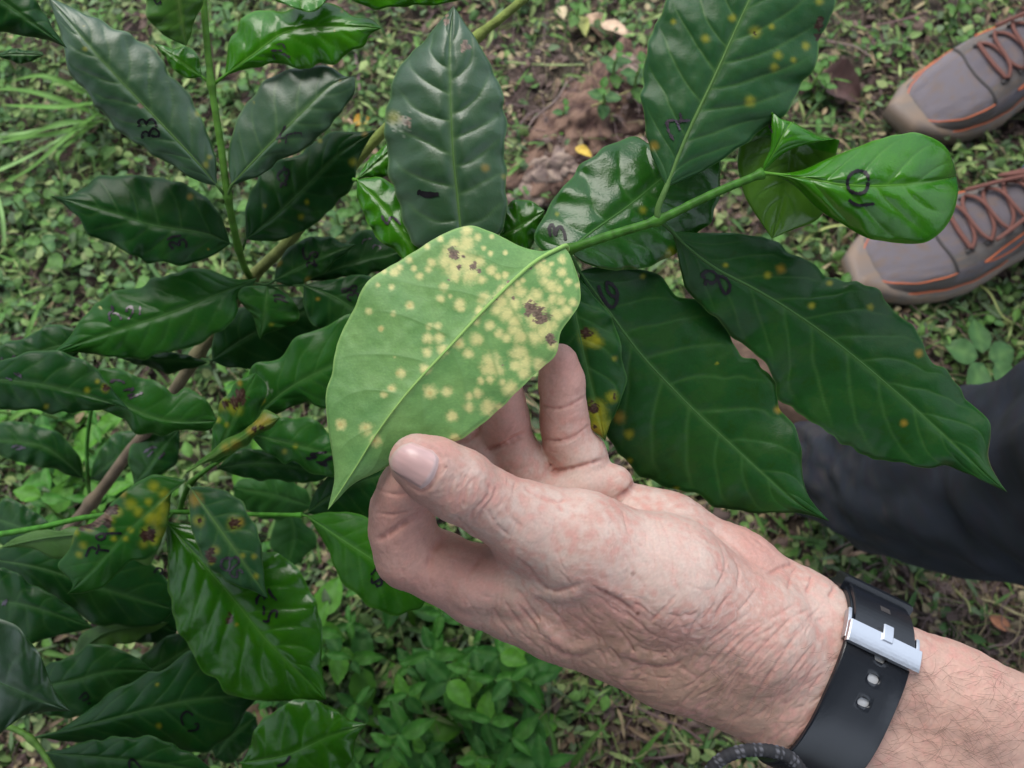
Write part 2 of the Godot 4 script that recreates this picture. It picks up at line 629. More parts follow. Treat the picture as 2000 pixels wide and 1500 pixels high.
# yellow rust patches and dead spots under the held leaf, measured on a 3.333 times enlarged crop whose corner is (600, 420)
const RUST := [960,190,50, 1040,180,60, 1040,105,45, 1110,145,30, 870,155,28, 780,205,25, 930,230,60, 1000,240,80, 900,300,60, 960,340,80, 1050,320,90, 1120,300,50, 1060,390,70, 960,400,45, 1140,420,35, 1200,360,40, 1240,400,30, 1290,390,30, 1150,215,22, 1195,250,22, 1290,245,20, 1200,140,22, 665,290,28, 570,370,42, 600,340,30, 500,370,22, 810,310,35, 790,350,28, 695,350,25, 730,400,30, 550,470,26, 460,455,20, 400,630,28, 560,640,22, 665,590,35, 865,545,32, 890,470,35, 930,530,18, 990,580,45, 1000,610,30,
	1300,500,70, 1260,560,70, 1340,580,60, 1390,500,50, 1300,640,70, 1350,690,60, 1240,620,50, 1150,540,50, 1120,620,35, 1100,690,35, 1450,560,60, 1490,520,50, 1530,600,60, 1480,680,70, 1540,760,70, 1480,800,60, 1620,650,60, 1580,720,60, 1600,850,40, 1390,790,60, 1340,750,50, 1300,800,40, 1250,770,40, 1190,720,40, 1100,810,50, 1380,900,70, 1420,960,60, 1360,980,50, 1200,960,75, 1180,1000,60, 1240,1010,50, 1510,970,50, 1410,1030,50, 1320,1130,60, 1190,1070,35, 1130,1080,30, 1270,1090,30, 1110,1160,40, 1055,1180,35, 1050,1250,40, 1180,1250,60, 1250,1250,35, 800,1150,55, 910,1150,42, 940,1310,45, 770,1000,40, 880,880,45, 985,835,45, 1050,900,40, 780,890,40, 785,800,42, 860,800,40, 850,725,32, 795,725,28, 480,740,24, 610,1030,38, 550,1130,35, 500,1165,30, 220,1365,42, 385,1390,50, 450,1470,45, 960,1450,35, 570,925,10,
	1540,360,55, 1590,460,55, 1510,330,40, 1660,290,35, 1660,370,40, 1700,435,32, 1590,320,22, 1760,460,25, 1730,570,35, 1690,620,45, 1650,560,40, 1600,545,40, 1540,430,40, 1640,480,35, 1400,425,22, 1370,450,30, 1540,300,18]
const DEAD := [940,228,26, 955,255,30, 968,275,20, 1018,270,10, 990,340,14, 1080,340,18, 1120,363,13, 1092,308,9, 920,422,8, 1220,545,14, 1340,540,11, 1460,605,38, 1500,640,44, 1520,670,36, 1570,660,26, 1440,640,22, 1580,795,28, 1590,825,22, 1560,795,18, 1310,430,9, 1270,980,7, 1455,345,10]

func build_plants() -> void:
	var g := "branches of the coffee shrub"
	var green := Color(0.10, 0.23, 0.035)
	# --- the branch that carries the held leaf
	var a := thing("coffee_branch", at(1110, 488, 0.318), "green coffee branch with the held rust-spotted leaf and leaves marked 4, 8 and 10", "coffee branch", g)
	stem(a, "stem", [770, 905, 0.865, 775, 820, 0.70, 800, 720, 0.55, 860, 620, 0.43, 960, 545, 0.36, 1110, 488, 0.322, 1200, 457, 0.319, 1285, 430, 0.317, 1390, 380, 0.315, 1490, 338, 0.314], 2.1, 1.6, Color(0.045, 0.14, 0.018), "stem_green", [[1285, 430], [1110, 488], [1490, 338]])
	var rust := []
	for k in range(0, RUST.size(), 3): rust.append([600 + RUST[k] / 3.3333, 420 + RUST[k + 1] / 3.3333, RUST[k + 2] / 3.3333 * 1.0, "c"])
	for p in [[800, 1160], [590, 1030], [380, 1385], [440, 1470], [215, 1365], [545, 1130], [480, 742], [665, 590], [985, 840]]: rust.append([600 + p[0] / 3.3333, 420 + p[1] / 3.3333, 6.0, "o"])
	for k in range(0, DEAD.size(), 3): rust.append([600 + DEAD[k] / 3.3333, 420 + DEAD[k + 1] / 3.3333, DEAD[k + 2] / 3.3333 * 1.1, "t"])
	leaf(a, {m = [1100, 481, 0.311, 1040, 515, 0.305, 960, 590, 0.300, 880, 675, 0.296, 800, 762, 0.2925, 740, 840, 0.290, 690, 920, 0.2885, 640, 996, 0.288],
		l = [1060, 490, 1020, 482, 985, 465, 950, 449, 912, 441, 860, 460, 800, 497, 745, 530, 712, 558, 690, 605, 668, 645, 654, 690, 649, 725, 637, 770, 640, 830, 648, 880, 653, 930, 648, 962],
		r = [1112, 495, 1124, 525, 1133, 560, 1130, 598, 1097, 645, 1083, 695, 1032, 742, 988, 788, 930, 838, 893, 860, 850, 866, 800, 884, 745, 918, 692, 944, 660, 975],
		z = [5, 5], q = 0.8, v = 8.0, w = 1.0, nw = 4.0, c = "under", scal = 0.7, fine = 1.8, rib = 1.15, spots = rust, pet = [1108, 488, 0.319, 1106, 480, 0.313],
		lab = "pale underside of the held leaf with cream rust patches and brown dead spots"})
	leaf(a, {m = [1312, 452, 0.325, 1345, 485, 0.332, 1400, 526, 0.338, 1480, 568, 0.343, 1560, 617, 0.346, 1650, 682, 0.347, 1740, 757, 0.346, 1800, 810, 0.344, 1860, 865, 0.341, 1920, 922, 0.338, 1968, 962, 0.336],
		l = [1345, 454, 1400, 455, 1460, 457, 1510, 470, 1540, 490, 1580, 510, 1630, 545, 1690, 553, 1720, 570, 1740, 605, 1780, 635, 1805, 665, 1812, 700, 1850, 725, 1880, 770, 1900, 790, 1930, 820, 1936, 850, 1930, 890, 1946, 930],
		r = [1322, 490, 1338, 560, 1370, 595, 1400, 625, 1440, 665, 1490, 705, 1512, 745, 1522, 782, 1550, 800, 1585, 820, 1620, 850, 1660, 872, 1700, 893, 1760, 905, 1810, 915, 1850, 910, 1900, 930],
		z = [5, 4], q = 0.9, v = 11.0, w = 2.6, nw = 5.5, c = "dark", rib = 1.1, pet = [1285, 430, 0.318, 1297, 438, 0.320],
		spots = [[1525, 525, 14, "o"], [1500, 537, 11, "y"], [1540, 760, 15, "c"], [1765, 826, 11, "o"], [1795, 690, 12, "o"], [1585, 597, 10, "y"], [1700, 600, 10, "y"], [1620, 553, 9, "y"], [1417, 518, 8, "y"]],
		ink = [[1040, 400, 5, 5.6], [1690, 790, 1695, 740, 1750, 765, 1790, 740, 1800, 690, 1760, 650, 1700, 650, 1655, 690, 1690, 720], [1800, 700, 1850, 700, 1900, 730, 1930, 800, 1900, 865, 1870, 855, 1835, 790, 1810, 710]],
		lab = "large dark green leaf marked 8 with a pointed tip"})
	leaf(a, {m = [1132, 530, 0.334, 1190, 610, 0.341, 1250, 690, 0.346, 1310, 755, 0.349, 1370, 815, 0.350, 1430, 870, 0.349, 1490, 925, 0.347, 1560, 985, 0.343, 1620, 1018, 0.340],
		l = [1150, 524, 1180, 520, 1250, 525, 1290, 540, 1312, 570, 1350, 585, 1385, 600, 1415, 640, 1440, 685, 1480, 710, 1510, 745, 1520, 790, 1550, 830, 1565, 870, 1567, 920, 1580, 970],
		r = [1133, 600, 1145, 690, 1165, 790, 1200, 870, 1240, 920, 1290, 945, 1350, 962, 1400, 990, 1480, 1001, 1560, 1003],
		z = [3, 6], q = 0.9, v = 9.5, w = 2.2, nw = 4.5, c = "dark", rib = 1.0, pet = [1110, 492, 0.324],
		spots = [[1210, 815, 18, "o"], [1228, 848, 14, "y"], [1520, 800, 12, "o"], [1255, 540, 8, "y"], [1400, 710, 4, "y"], [1320, 955, 8, "y"], [1230, 900, 8, "y"]],
		ink = [[1040, 400, 5, 6.0], [645, 785, 670, 870, 720, 960, 775, 1000, 815, 965, 830, 880, 815, 820, 760, 765, 725, 770, 735, 840, 780, 890, 825, 895]],
		lab = "large dark green leaf marked 6 behind the fingers"})
	leaf(a, {m = [1112, 520, 0.331, 1122, 600, 0.331, 1140, 690, 0.331, 1160, 775, 0.331, 1182, 862, 0.332],
		l = [1135, 548, 1170, 590, 1192, 616, 1197, 632, 1214, 680, 1222, 740, 1212, 790, 1190, 832],
		r = [1085, 560, 1070, 640, 1075, 720, 1100, 790, 1140, 830, 1170, 850],
		z = [3, 4], q = 0.8, v = 7.0, w = 1.5, c = "dark", pet = [1108, 492, 0.322],
		spots = [[1150, 660, 26, "y"], [1166, 668, 18, "y"], [1195, 775, 17, "y"], [1165, 800, 30, "y"], [1170, 830, 34, "y"], [1160, 845, 22, "o"], [1200, 700, 8, "y"], [1146, 650, 11, "b"], [1160, 796, 12, "b"], [1200, 772, 4.5, "b"], [1199, 778, 4, "b"], [1163, 834, 4, "b"]],
		lab = "small leaf with yellow tip and black spots right of the fingers"})
	leaf(a, {m = [1112, 488, 0.326, 1160, 450, 0.330, 1230, 400, 0.333, 1290, 350, 0.335, 1345, 308, 0.336, 1405, 275, 0.338],
		l = [1075, 495, 1048, 478, 1046, 450, 1076, 400, 1120, 340, 1180, 288, 1240, 268, 1270, 280, 1320, 280, 1370, 275],
		r = [1128, 505, 1150, 518, 1200, 527, 1260, 521, 1310, 500, 1350, 462, 1388, 432, 1404, 385, 1408, 330],
		z = [5, 5], q = 1.5, v = 7.0, w = 1.6, c = "mid", mat = "leaf_blade_young", pet = [1110, 489, 0.322],
		spots = [[1255, 410, 11, "y"], [1088, 418, 6, "y"], [1310, 495, 16, "y"]],
		ink = [[1040, 400, 5, 5.6], [175, 310, 165, 230, 185, 190, 205, 210, 220, 300, 245, 225, 275, 215, 310, 270, 320, 345]],
		lab = "glossy green leaf marked 3 under the green stem"})
	leaf(a, {m = [1302, 365, 0.313, 1340, 268, 0.311, 1400, 140, 0.308, 1440, 50, 0.306, 1467, -10, 0.305, 1492, -90, 0.304],
		l = [1276, 312, 1260, 250, 1253, 185, 1260, 120, 1268, 80, 1290, 30, 1310, -10, 1370, -60, 1450, -85],
		r = [1340, 350, 1400, 318, 1450, 283, 1500, 248, 1535, 218, 1565, 165, 1585, 140, 1602, 95, 1605, 70, 1625, 20, 1628, -20, 1570, -70],
		z = [5, 4], q = 1.5, v = 8.5, w = 1.0, c = "dusty", mat = "leaf_blade", rib = 1.5, pet = [1286, 428, 0.316, 1285, 408, 0.315],
		spots = [[1378, 75, 13, "y"], [1475, 62, 17, "y"], [1507, 52, 9, "y"], [1520, 108, 13, "y"], [1513, 132, 13, "y"], [1502, 152, 15, "c"], [1550, 117, 9, "y"], [1574, 90, 12, "y"], [1465, 198, 16, "y"], [1278, 285, 14, "o"], [1430, 35, 12, "y"], [1600, 3, 12, "y"], [1315, 42, 9, "y"], [1475, 65, 3.5, "b"], [1599, 52, 9, "b"], [1597, 70, 8, "b"], [1602, 38, 7, "b"]],
		ink = [[1200, 0, 2.5, 5.5, 1], [255, 590, 265, 640, 290, 685], [255, 590, 300, 590, 320, 635], [320, 550, 325, 590, 300, 592, 370, 588]],
		lab = "broad ribbed leaf marked 4 rising to the top edge"})
	leaf(a, {m = [1500, 339, 0.313, 1555, 345, 0.309, 1640, 360, 0.305, 1720, 363, 0.304, 1795, 358, 0.306, 1845, 350, 0.313, 1868, 345, 0.324],
		l = [1560, 334, 1620, 309, 1680, 284, 1750, 263, 1800, 261, 1845, 285, 1862, 318],
		r = [1550, 362, 1600, 410, 1650, 441, 1700, 466, 1760, 476, 1820, 468, 1858, 425, 1871, 378],
		z = [6, 7], q = 1.5, v = 6.5, w = 0.5, c = "bright", scal = 0.8, pet = [1490, 338, 0.314], rib = 1.0,
		ink = [[1200, 0, 2.5, 6.0], [1240, 890, 1228, 930, 1192, 945, 1150, 930, 1138, 890, 1155, 850, 1195, 833, 1232, 848, 1242, 885], [1145, 975, 1165, 992, 1200, 1003, 1270, 995]],
		lab = "bright glossy young leaf marked 10 over the shoes"})
	leaf(a, {m = [1490, 334, 0.314, 1512, 296, 0.311, 1535, 255, 0.309, 1549, 238, 0.312, 1548, 262, 0.318, 1540, 320, 0.323, 1528, 395, 0.326, 1508, 466, 0.330],
		l = [1492, 318, 1504, 290, 1506, 255, 1506, 216, 1480, 240, 1450, 262, 1441, 320, 1456, 385, 1490, 440],
		r = [1502, 325, 1530, 300, 1575, 282, 1634, 272, 1637, 285, 1632, 310, 1624, 370, 1600, 425, 1545, 450],
		z = [2, 2], q = 0.8, v = 9.0, w = 0.0, c = "bright", turned = true, rib = 0.8, under_from = 0.46, scal = 0.5,
		ink = [[1200, 0, 2.5, 4.0, 1], [755, 610, 772, 650]],
		lab = "young leaf rolled back at the shoot tip"})
	leaf(a, {m = [903, 480, 0.341, 893, 380, 0.338, 885, 300, 0.335, 880, 180, 0.332, 879, 80, 0.331, 886, 12, 0.332],
		l = [862, 488, 815, 482, 796, 455, 778, 400, 760, 330, 753, 250, 760, 190, 788, 120, 830, 78, 862, 38],
		r = [945, 480, 978, 455, 989, 420, 990, 380, 988, 280, 985, 200, 965, 140, 940, 92, 912, 50],
		z = [13, 3], q = 1.9, v = 8.0, w = 0.8, c = "dusty", rib = 0.9, pet = [960, 520, 0.350],
		spots = [[908, 90, 8, "t"], [905, 95, 6, "t"], [915, 92, 6, "t"], [908, 82, 5, "t"], [872, 42, 7, "t"], [872, 30, 4, "t"], [795, 238, 9, "t"], [785, 232, 6, "t"], [800, 244, 6, "t"], [780, 240, 22, "s"], [948, 328, 13, "o"], [770, 230, 20, "y"], [984, 345, 8, "y"]],
		ink = [[680, 0, 2.6316, 8.5], [355, 985, 400, 1000, 465, 998]],
		lab = "upright dark leaf marked 1 with brown scars"})
	leaf(a, {m = [975, 462, 0.350, 1010, 445, 0.348, 1064, 412, 0.347], l = [985, 420, 1000, 392, 1030, 390, 1050, 400], r = [990, 490, 1030, 490, 1055, 450], z = [2, 3], v = 4.0, c = "young", pet = [960, 490, 0.352], lab = "green leaf peeping out between the leaves marked 1 and 3"})
	leaf(a, {m = [697, 352, 0.358, 740, 395, 0.355, 785, 455, 0.352, 822, 515, 0.352],
		l = [698, 390, 718, 432, 738, 465, 770, 490, 800, 512], r = [722, 347, 752, 348, 790, 380, 815, 440, 825, 490],
		z = [3, 3], q = 0.6, v = 6.0, c = "bright", pet = [690, 350, 0.36],
		ink = [[480, 400, 6.25, 5.0, 1], [1660, 125, 1680, 180, 1715, 225, 1745, 210, 1755, 170, 1800, 150, 1890, 240]],
		lab = "shiny light green leaf marked 5 tucked behind the leaf marked 1"})
	leaf(a, {m = [697, 350, 0.359, 735, 318, 0.360, 800, 262, 0.362], l = [712, 322, 735, 295, 770, 268], r = [720, 346, 750, 344, 790, 310], z = [2, 2], v = 6.0, c = "bright", pet = [690, 352, 0.36], lab = "small light green leaf behind the left edge of the leaf marked 1"})

	# --- the woody branch and its upright shoot on the left
	var b := thing("coffee_branch", at(490, 545, 0.47), "brown woody coffee branch with an upright green shoot and leaves marked 33 and 22", "coffee branch", g)
	stem(b, "woody_stem", [1030, -8, 0.425, 975, 38, 0.427, 935, 70, 0.43, 840, 165, 0.435, 750, 255, 0.44, 640, 380, 0.455, 560, 475, 0.465, 490, 545, 0.475, 430, 635, 0.49, 385, 695, 0.50, 300, 825, 0.545, 255, 880, 0.57, 200, 955, 0.605, 150, 1015, 0.635, 60, 1120, 0.72, -30, 1220, 0.84], 2.2, 4.6, Color(0.17, 0.22, 0.045), "bark", [[935, 70], [490, 545], [385, 695], [180, 980]], Color(0.155, 0.115, 0.075))
	stem(b, "shoot", [490, 545, 0.474, 475, 515, 0.455, 462, 470, 0.432, 445, 385, 0.412, 432, 290, 0.402, 413, 165, 0.393, 402, 60, 0.386, 396, -20, 0.381], 1.9, 1.5, Color(0.085, 0.20, 0.030), "stem_green", [[442, 382], [415, 165], [473, 480]])
	leaf(b, {m = [424, 362, 0.405, 370, 300, 0.397, 285, 210, 0.389, 210, 130, 0.383, 150, 60, 0.380, 92, -8, 0.381],
		l = [400, 358, 365, 342, 310, 308, 250, 270, 190, 210, 155, 165, 128, 125, 122, 80, 108, 35], r = [420, 305, 397, 240, 365, 182, 330, 140, 300, 95, 250, 67, 185, 35, 130, 10],
		z = [4, 4], q = 1.0, v = 9.0, w = 1.0, c = "dusty", pet = [441, 383, 0.411], rib = 1.0,
		spots = [[387, 222, 10, "y"], [409, 307, 8, "y"], [402, 322, 11, "y"], [164, 51, 3, "y"], [275, 208, 6, "t"], [166, 95, 8, "y"]],
		ink = [[230, 200, 5, 4.4], [190, 235, 215, 225, 200, 190, 240, 165, 265, 185, 275, 215, 300, 175, 340, 165, 365, 190, 375, 235], [245, 355, 235, 310, 270, 285, 310, 310, 300, 335, 325, 270, 360, 255, 400, 290, 395, 330, 360, 335, 325, 320]],
		lab = "long dusty green leaf marked 33"})
	leaf(b, {m = [452, 362, 0.405, 510, 300, 0.397, 580, 230, 0.390, 645, 168, 0.387, 690, 148, 0.388],
		l = [446, 300, 460, 240, 490, 190, 530, 150, 580, 134, 640, 128, 672, 148], r = [500, 346, 540, 318, 590, 292, 635, 255, 668, 218, 690, 185, 694, 160],
		z = [3, 4], q = 0.6, v = 7.0, w = 1.0, c = "dusty", pet = [444, 384, 0.411], rib = 1.0, spots = [[664, 157, 4, "o"], [495, 199, 4, "y"], [545, 277, 3, "t"], [489, 331, 2, "c"]],
		ink = [[230, 200, 5, 3.2, 1], [1640, 225, 1580, 320, 1545, 360], [1570, 335, 1620, 350, 1650, 320, 1720, 300, 1790, 300, 1795, 330], [1650, 340, 1635, 410]],
		lab = "dusty green leaf with faint pen marks right of the shoot"})
	leaf(b, {m = [450, 476, 0.434, 400, 456, 0.428, 300, 440, 0.420, 220, 415, 0.416, 150, 395, 0.415, 96, 382, 0.417],
		l = [432, 425, 392, 376, 330, 350, 260, 342, 195, 345, 165, 365, 140, 380, 118, 384], r = [420, 497, 372, 516, 322, 514, 290, 518, 270, 503, 230, 482, 172, 458, 152, 425, 122, 398],
		z = [5, 3], q = 1.0, v = 8.0, w = 2.0, nw = 4.0, c = "dark", pet = [464, 484, 0.435], spots = [[371, 384, 9, "o"], [407, 487, 3, "o"], [281, 518, 8, "o"]],
		ink = [[230, 200, 5, 4.4], [480, 1340, 540, 1310, 620, 1300], [545, 1430, 505, 1390, 525, 1365, 565, 1375, 600, 1395, 605, 1352, 645, 1340, 670, 1380, 665, 1420]],
		lab = "dark wavy leaf marked 31 pointing left"})
	leaf(b, {m = [480, 468, 0.436, 540, 420, 0.430, 600, 362, 0.424, 660, 302, 0.420, 733, 254, 0.420],
		l = [480, 412, 500, 352, 530, 322, 590, 296, 632, 262, 650, 256, 690, 258], r = [530, 471, 580, 456, 622, 430, 650, 402, 688, 362, 700, 310],
		z = [3, 3], q = 1.0, v = 8.0, w = 1.8, nw = 4.0, c = "dark", pet = [474, 488, 0.440], spots = [[517, 402, 6, "y"], [589, 424, 9, "y"], [625, 275, 7, "y"], [690, 317, 13, "y"], [712, 262, 9, "o"], [600, 395, 7, "y"]],
		ink = [[230, 200, 5, 3.8], [1630, 620, 1620, 660, 1660, 650, 1670, 700, 1640, 725, 1620, 690], [1610, 660, 1570, 690, 1560, 730, 1585, 765], [1670, 745, 1635, 755, 1645, 810, 1600, 785, 1590, 835]],
		lab = "dark wavy leaf marked 22 over the brown twig"})
	leaf(b, {m = [440, 147, 0.390, 500, 103, 0.384, 560, 62, 0.380, 640, 52, 0.378, 746, 55, 0.378],
		l = [444, 95, 452, 72, 462, 62, 470, 38, 500, 18, 545, 22, 590, 14, 650, 10, 690, 30, 725, 38], r = [500, 131, 545, 125, 575, 133, 600, 136, 628, 126, 655, 122, 690, 100, 712, 88, 722, 68],
		z = [5, 4], q = 0.9, v = 8.0, w = 1.2, nw = 7.0, c = "bright", pet = [416, 166, 0.394, 426, 158, 0.392], rib = 0.9, spots = [[668, 22, 5, "o"], [653, 60, 3, "o"]],
		ink = [[420, 0, 5.263, 3.4, 1], [570, 520, 690, 520], [590, 560, 620, 615], [690, 570, 700, 550, 770, 590], [630, 460, 690, 450, 720, 500]],
		lab = "bright green scalloped leaf at the top of the shoot"})
	leaf(b, {m = [395, 150, 0.392, 350, 118, 0.390, 302, 86, 0.391], l = [388, 118, 365, 90, 340, 96, 318, 88], r = [372, 152, 352, 146, 330, 122, 312, 100], z = [2, 2], q = 0.5, v = 5.0, c = "bright", pet = [414, 166, 0.394], lab = "small bright green leaf left of the shoot"})
	leaf(b, {m = [345, -60, 0.366, 350, 10, 0.372, 364, 90, 0.380], l = [290, -40, 284, 10, 300, 50, 330, 75], r = [385, -40, 392, 10, 380, 50], z = [3, 3], q = 0.5, v = 6.0, c = "sallow", ink = [[0, 0, 1, 3.0], [300, -4, 306, 8, 314, 2, 312, 8]], lab = "olive leaf hanging from the top edge beside the shoot"})
	leaf(b, {m = [-70, -50, 0.345, 30, 20, 0.350, 131, 94, 0.357], l = [-30, -70, 60, -10, 98, 45], r = [-60, 40, 20, 66, 90, 78], z = [3, 4], q = 0.7, v = 6.0, c = "dark", lab = "near-black leaf in the top corner above the leaf marked 33"})
	leaf(b, {m = [-10, 108, 0.42, 40, 105, 0.42, 86, 108, 0.422], l = [20, 97, 60, 97, 80, 100], r = [20, 118, 55, 120], z = [1, 2], q = 0.4, v = 4.0, c = "dark", lab = "small narrow leaf under the top corner"})
	leaf(b, {m = [520, -40, 0.372, 590, -8, 0.372, 660, -30, 0.373], l = [545, -70, 600, -80], r = [532, -5, 575, 19, 610, 20, 632, 8], z = [2, -2], q = 0.5, v = 5.0, c = "bright", lab = "bright leaf rim cut by the top edge above the scalloped leaf"})
	leaf(b, {m = [670, -30, 0.37, 790, -12, 0.37, 930, -15, 0.37], l = [740, -60, 850, -60], r = [690, 2, 728, 16, 800, 12, 880, 4], z = [2, 2], q = 0.5, v = 6.0, c = "bright", lab = "bright leaf rim cut by the top edge above the leaf marked 1"})
	# leaves along the brown twig, right of the shoot
	leaf(b, {m = [535, 548, 0.447, 590, 520, 0.443, 645, 495, 0.441, 696, 478, 0.442], l = [540, 520, 555, 492, 595, 465, 640, 462, 668, 474], r = [552, 556, 570, 561, 600, 552, 635, 530, 665, 502], z = [2, 3], q = 0.5, v = 5.0, w = 1.2, c = "dark", pet = [492, 552, 0.472, 520, 556, 0.452],
		spots = [[543, 513, 11, "o"], [602, 548, 10, "o"]],
		ink = [[480, 400, 6.25, 3.6], [715, 515, 695, 560, 720, 650, 765, 660, 790, 600, 840, 575, 875, 590, 865, 635, 840, 640, 830, 610], [755, 765, 745, 715, 790, 705, 835, 740, 870, 735, 840, 715, 830, 665]],
		lab = "small dark leaf marked 25 beside the brown twig"})
	leaf(b, {m = [600, 548, 0.452, 650, 528, 0.450, 710, 508, 0.450, 800, 488, 0.452], l = [620, 520, 668, 478, 700, 452, 750, 460], r = [640, 548, 700, 540, 760, 525], z = [2, 3], q = 0.5, v = 6.0, c = "dark", ink = [[480, 400, 6.25, 2.6, 1], [1550, 540, 1560, 500, 1600, 490, 1645, 515, 1630, 545], [1420, 480, 1440, 430, 1540, 410]], lab = "dark leaf behind the leaf marked 25"})
	leaf(b, {m = [593, 557, 0.446, 650, 578, 0.445, 700, 610, 0.446, 770, 660, 0.450], l = [620, 550, 665, 545, 690, 538, 730, 545, 775, 600], r = [592, 590, 602, 618, 620, 640, 660, 660, 720, 680], z = [2, 3], q = 0.5, v = 6.0, c = "dark", pet = [520, 558, 0.453],
		spots = [[621, 584, 6, "o"]],
		ink = [[480, 400, 6.25, 3.4], [1260, 1030, 1300, 990, 1350, 990, 1345, 1030, 1290, 1045, 1230, 1020, 1180, 1030, 1175, 1060, 1220, 1065, 1260, 1030], [1370, 1130, 1370, 1090, 1320, 1070, 1300, 1110, 1280, 1090, 1245, 1110, 1250, 1150, 1290, 1170]],
		lab = "dark leaf marked 38 beside the held leaf"})
	leaf(b, {m = [522, 558, 0.452, 520, 585, 0.450, 515, 620, 0.452, 508, 664, 0.458], l = [500, 558, 475, 563, 462, 578, 472, 597, 492, 615, 500, 640], r = [545, 563, 570, 580, 583, 602, 575, 630, 545, 645, 520, 652], z = [2, 3], q = 0.5, v = 4.0, c = "mid", mat = "leaf_blade", pet = [492, 552, 0.471],
		spots = [[530, 634, 6, "y"]],
		ink = [[480, 400, 6.25, 3.0], [330, 1110, 380, 1100, 440, 1110, 485, 1135, 430, 1125], [380, 1190, 350, 1165, 370, 1145, 430, 1155, 520, 1195]],
		lab = "small heart-shaped leaf marked 2 hanging under the twig"})
	leaf(b, {m = [500, 545, 0.460, 420, 577, 0.448, 330, 612, 0.441, 220, 648, 0.437, 104, 689, 0.437],
		l = [470, 545, 440, 540, 405, 526, 345, 530, 312, 540, 270, 560, 222, 570, 190, 590, 160, 622, 138, 655], r = [488, 566, 466, 585, 465, 608, 442, 640, 410, 660, 372, 680, 320, 690, 270, 702, 220, 698, 160, 690],
		z = [4, 3], q = 1.2, v = 9.0, w = 1.8, nw = 4.0, c = "mid", mat = "leaf_blade", rib = 0.9,
		spots = [[196, 601, 3, "c"]],
		ink = [[0, 560, 6.25, 4.6, 1], [1355, 225, 1380, 290, 1330, 330, 1345, 420], [1365, 330, 1420, 325, 1475, 380, 1465, 405], [1545, 310, 1545, 265, 1590, 245, 1625, 280, 1600, 350, 1560, 395], [1710, 235, 1705, 350]],
		lab = "broad glossy leaf marked 121 pointing left"})
	leaf(b, {m = [170, 668, 0.452, 100, 680, 0.450, -40, 730, 0.450], l = [145, 640, 105, 636, 50, 655, 0, 680], r = [140, 700, 60, 740], z = [2, 3], q = 0.6, v = 7.0, c = "dark", ink = [[0, 560, 6.25, 4.0, 1], [20, 900, 20, 860], [130, 910, 160, 850, 195, 860, 160, 900]], lab = "dark leaf behind the leaf marked 121 at the left edge"})
	leaf(b, {m = [-60, 738, 0.424, 60, 748, 0.421, 160, 770, 0.421, 252, 799, 0.424], l = [0, 704, 60, 687, 110, 684, 160, 700, 190, 722, 215, 755], r = [-10, 795, 60, 803, 150, 806, 205, 798, 235, 790], z = [3, 4], q = 0.7, v = 7.0, c = "dark", rib = 0.8,
		spots = [[170, 762, 9, "y"], [190, 745, 7, "y"], [90, 794, 8, "y"], [205, 758, 12, "y"], [207, 758, 7, "b"]],
		ink = [[0, 560, 6.25, 4.0, 1], [165, 1050, 265, 1110], [215, 1045, 260, 1090], [70, 1110, 150, 1140]],
		lab = "large dark leaf with tip to the right at the left edge"})
	leaf(b, {m = [178, 745, 0.440, 230, 783, 0.436, 290, 812, 0.434, 350, 824, 0.435, 424, 822, 0.440], l = [195, 718, 232, 722, 280, 735, 312, 746, 338, 770, 362, 758, 390, 770, 412, 795], r = [195, 795, 240, 822, 262, 842, 300, 850, 322, 850, 360, 838, 405, 842], z = [3, 4], q = 0.7, v = 7.0, w = 1.8, nw = 4.0, c = "mid", mat = "leaf_blade",
		ink = [[0, 560, 6.25, 4.4, 1], [1340, 1170, 1400, 1140, 1480, 1150, 1525, 1180], [1500, 1270, 1570, 1250, 1640, 1240, 1590, 1275], [1555, 1335, 1640, 1300], [1570, 1370, 1745, 1290]],
		lab = "wavy green leaf with smudged pen strokes over the brown stem"})
	leaf(b, {m = [230, 698, 0.458, 320, 702, 0.456, 407, 708, 0.456], l = [270, 685, 350, 690, 385, 700], r = [280, 715, 330, 728, 370, 722], z = [2, 3], q = 0.4, v = 5.0, c = "dark", lab = "narrow dark leaf between the leaf marked 121 and the wavy leaf"})
	leaf(b, {m = [414, 704, 0.478, 480, 660, 0.474, 550, 625, 0.472, 640, 590, 0.474], l = [416, 660, 440, 615, 500, 595, 580, 580], r = [450, 718, 520, 715, 590, 690, 630, 640], z = [3, 3], q = 0.5, v = 7.0, c = "dark", pet = [390, 700, 0.50], lab = "shaded dark leaf under the heart-shaped leaf"})
	leaf(b, {m = [500, 812, 0.440, 560, 762, 0.433, 620, 728, 0.429, 700, 690, 0.428], l = [478, 775, 484, 740, 500, 712, 545, 700, 572, 668, 602, 652, 640, 632, 690, 615], r = [522, 815, 565, 797, 600, 786, 620, 795, 645, 795, 700, 760], z = [3, 3], q = 0.8, v = 7.0, w = 1.6, c = "mid", mat = "leaf_blade", spots = [[515, 760, 13, "s"], [513, 782, 9, "o"], [507, 788, 9, "y"]], lab = "green leaf with a pale midrib left of the held leaf"})

	# --- the low branch with yellowed and dead-spotted leaves
	var c := thing("coffee_branch", at(370, 945, 0.44), "low coffee branch with yellowed leaves marked 79 and 83", "coffee branch", g)
	stem(c, "stem", [-30, 1048, 0.485, 80, 1030, 0.475, 170, 1010, 0.468, 260, 1002, 0.462, 350, 1000, 0.458, 470, 1004, 0.45, 590, 1006, 0.437], 1.8, 1.1, Color(0.07, 0.24, 0.025), "stem_green", [[590, 1006]])
	stem(c, "side_stem", [350, 1000, 0.460, 368, 950, 0.452, 400, 920, 0.446, 450, 885, 0.440, 500, 845, 0.436], 1.5, 1.0, Color(0.05, 0.15, 0.02), "stem_green", [[375, 945]])
